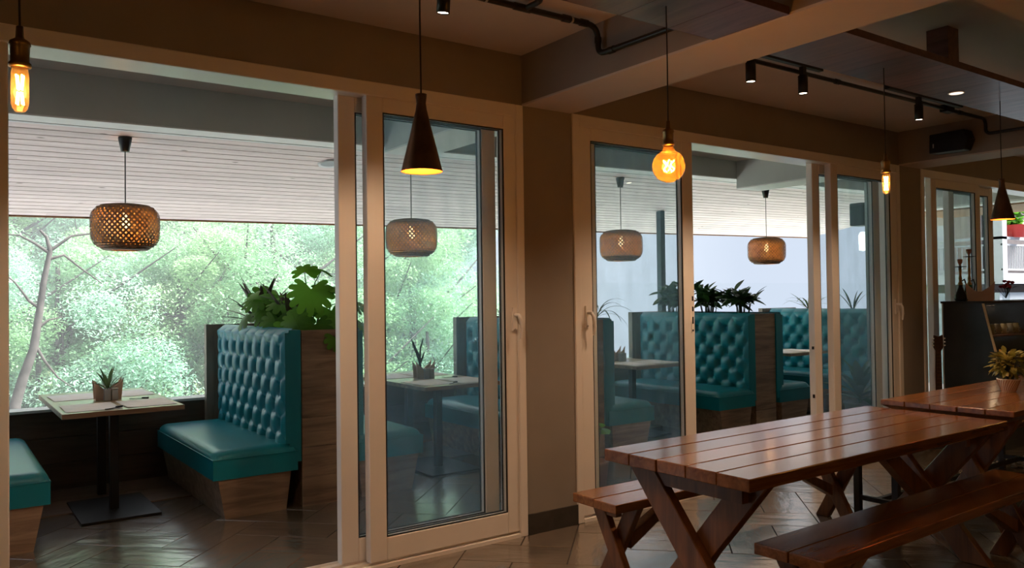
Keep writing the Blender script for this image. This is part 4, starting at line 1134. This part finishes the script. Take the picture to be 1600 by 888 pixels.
# ------------------------------------------------------------------ wooded hillside
hl = MB(); v = []; f = []
nx, ny = 24, 16
for j in range(ny + 1):
    for i in range(nx + 1):
        x = -14 + 60 * i / nx; y = 4.2 + 46 * j / ny
        z = -5.0 + .10 * (y - 4) - .16 * max(0, x - 6) + .7 * math.sin(x * .5) * math.cos(y * .4) * min(1, (y - 4) / 6)
        v.append((x, y, z))
for j in range(ny):
    for i in range(nx):
        q = j * (nx + 1) + i; f.append((q, q + 1, q + nx + 2, q + nx + 1))
hl.add(v, f, True)
ho = obj('hillside', hl, 'hill'); tag(ho, 'green sloping hillside ground under the trees', 'hillside', kind='structure')

def crown_mesh(seed, R, n, ls, mat):
    rnd = random.Random(seed)
    blobs = []
    for k in range(46):
        while True:
            p = Vector((rnd.uniform(-1, 1), rnd.uniform(-1, 1), rnd.uniform(-1, 1)))
            if .35 < p.length < 1: break
        blobs.append((Vector((p.x * R, p.y * R, p.z * R * .95)), R * rnd.uniform(.16, .32)))
    v = []; f = []
    for k in range(n):
        c, br = blobs[k % len(blobs)]
        while True:
            p = Vector((rnd.uniform(-1, 1), rnd.uniform(-1, 1), rnd.uniform(-1, 1)))
            if .55 < p.length < 1: break
        q = c + Vector((p.x, p.y, p.z * .75)) * br
        d = Vector((rnd.uniform(-1, 1), rnd.uniform(-1, 1), rnd.uniform(-.7, .3))).normalized()
        s = d.cross(Vector((rnd.uniform(-.4, .4), rnd.uniform(-.4, .4), 1))).normalized()
        L = ls * rnd.uniform(.7, 1.4); W = L * .42
        o = len(v)
        v += [q, q + d * L * .5 + s * W * .5, q + d * L, q + d * L * .5 - s * W * .5]
        f.append((o, o + 1, o + 2, o + 3))
    me = MB().add(v, f).mesh('foliage'); me.materials.append(MATS[mat]); return me
CR = [crown_mesh(1, 2.3, 72000, .058, 'leaf_tree_pale'), crown_mesh(2, 2.3, 72000, .058, 'leaf_tree_mid'), crown_mesh(3, 2.3, 72000, .058, 'leaf_tree_blue')]
def trunk_mesh(seed):
    rnd = random.Random(seed); mb = MB()
    mb.tube([(0, 0, -4.5), (.1, .05, -2.5), (-.05, 0, -1), (.1, .1, .3), (.05, 0, 1.6)], [.15, .12, .10, .07, .03], 8)
    for k in range(9):
        a = rnd.uniform(0, 6.28); z0 = rnd.uniform(-2, .6); L = rnd.uniform(1.2, 2.1)
        mb.tube([(0, 0, z0), (L * .5 * math.cos(a), L * .5 * math.sin(a), z0 + .35 * L), (L * math.cos(a + .3), L * math.sin(a + .3), z0 + .75 * L)], [.035, .024, .008], 6)
    me = mb.mesh('trunk'); me.materials.append(MATS['bark']); return me
TRK = [trunk_mesh(5), trunk_mesh(6)]
rnd = random.Random(23)
def tree(x, y, z, s, k, label):
    t = thing('hillside_tree', label, 'tree', (x, y, z - 4.5 * s), rnd.uniform(0, 6.28), group='trees on the hillside')
    o = obj('foliage', CR[k], None, t, (0, 0, 4.5 * s), (0, 0, 0), scale=(s, s, s * rnd.uniform(.9, 1.1))); o['kind'] = 'stuff'
    obj('trunk', TRK[k % 2], None, t, (0, 0, 4.5 * s), scale=s)
LT = 'pale green broadleaf tree among the dense hillside trees outside'
LB = 'low distant broadleaf tree top seen just above the parapet on the right'
for r_, (y, n, x0, x1, z0, s) in enumerate(((9.6, 6, .2, 9.6, -.9, .95), (11.6, 6, -.5, 9.5, 1.0, 1.05), (14.6, 6, -.5, 11.0, 2.2, 1.2), (18.5, 6, -.5, 13.0, 3.6, 1.5), (24.0, 5, -1, 15.0, 5.0, 1.9))):
    for k in range(n):
        tree(x0 + (x1 - x0) * (k + .5 + rnd.uniform(-.25, .25)) / n, y + rnd.uniform(-.7, .7), z0 + rnd.uniform(-.5, .5), s * rnd.uniform(.9, 1.1), (k + r_) % 3, LT)
for k in range(5):
    tree(11.5 + k * 1.9, 10.5 + k * .3 + rnd.uniform(-.4, .4), -1.95 - .35 * k, .95, k % 3, LB)
# nearest leaning tree with bare boughs
bt = thing('leaning_tree', 'leaning bare bough tree nearest the terrace behind the first table', 'tree', (.72, 7.5, -4.6))
def P7(p): return (p[0] - .72, 0.0 + (p[2] if len(p) > 2 else 0), p[1] + 4.6)
obj('trunk', MB().tube([P7(p) for p in ((.55, -4.6), (.66, -1.5), (.76, -.01), (.80, .25), (.88, .56), (.99, .9), (1.05, 1.33), (1.10, 1.73), (1.17, 2.11), (1.13, 2.28), (1.06, 2.36))], [.10, .08, .066, .062, .056, .050, .043, .036, .03, .02, .015], 8), 'bark', bt)
for pts in (((1.05, 1.40), (.94, 1.49), (.86, 1.62), (.79, 1.72), (.5, 2.0)), ((1.16, 2.08), (1.0, 2.2), (.84, 2.29), (.6, 2.3)), ((1.15, 2.0), (1.32, 2.06), (1.5, 1.9), (1.75, 1.7)), ((1.0, .95), (1.12, .72), (1.25, .53), (1.4, .4)), ((1.17, 2.11), (1.4, 2.3), (1.7, 2.35), (2.0, 2.6)), ((1.03, 1.15), (1.15, 1.25), (1.3, 1.28))):
    obj('bough', MB().tube([P7(p) for p in pts], [.024 - .017 * i / (len(pts) - 1) for i in range(len(pts))], 6), 'bark', bt)

# thin mist lying in the valley behind the terrace
mm = bpy.data.materials.new('mist'); mm.use_nodes = True
mn = mm.node_tree.nodes; mn.remove(mn['Principled BSDF'])
vsn = mn.new('ShaderNodeVolumeScatter'); vsn.inputs['Color'].default_value = (0.90, 0.96, 1.0, 1)
vsn.inputs['Density'].default_value = 0.022; vsn.inputs['Anisotropy'].default_value = 0.0
mm.node_tree.links.new(vsn.outputs[0], [x for x in mn if x.type == 'OUTPUT_MATERIAL'][0].inputs['Volume'])
MATS['mist'] = mm
mo = obj('mist', MB().box(-16, 11.5, 5.2, 45, -8, 16), 'mist'); tag(mo, 'thin pale mist filling the valley behind the trees', 'mist', kind='stuff')
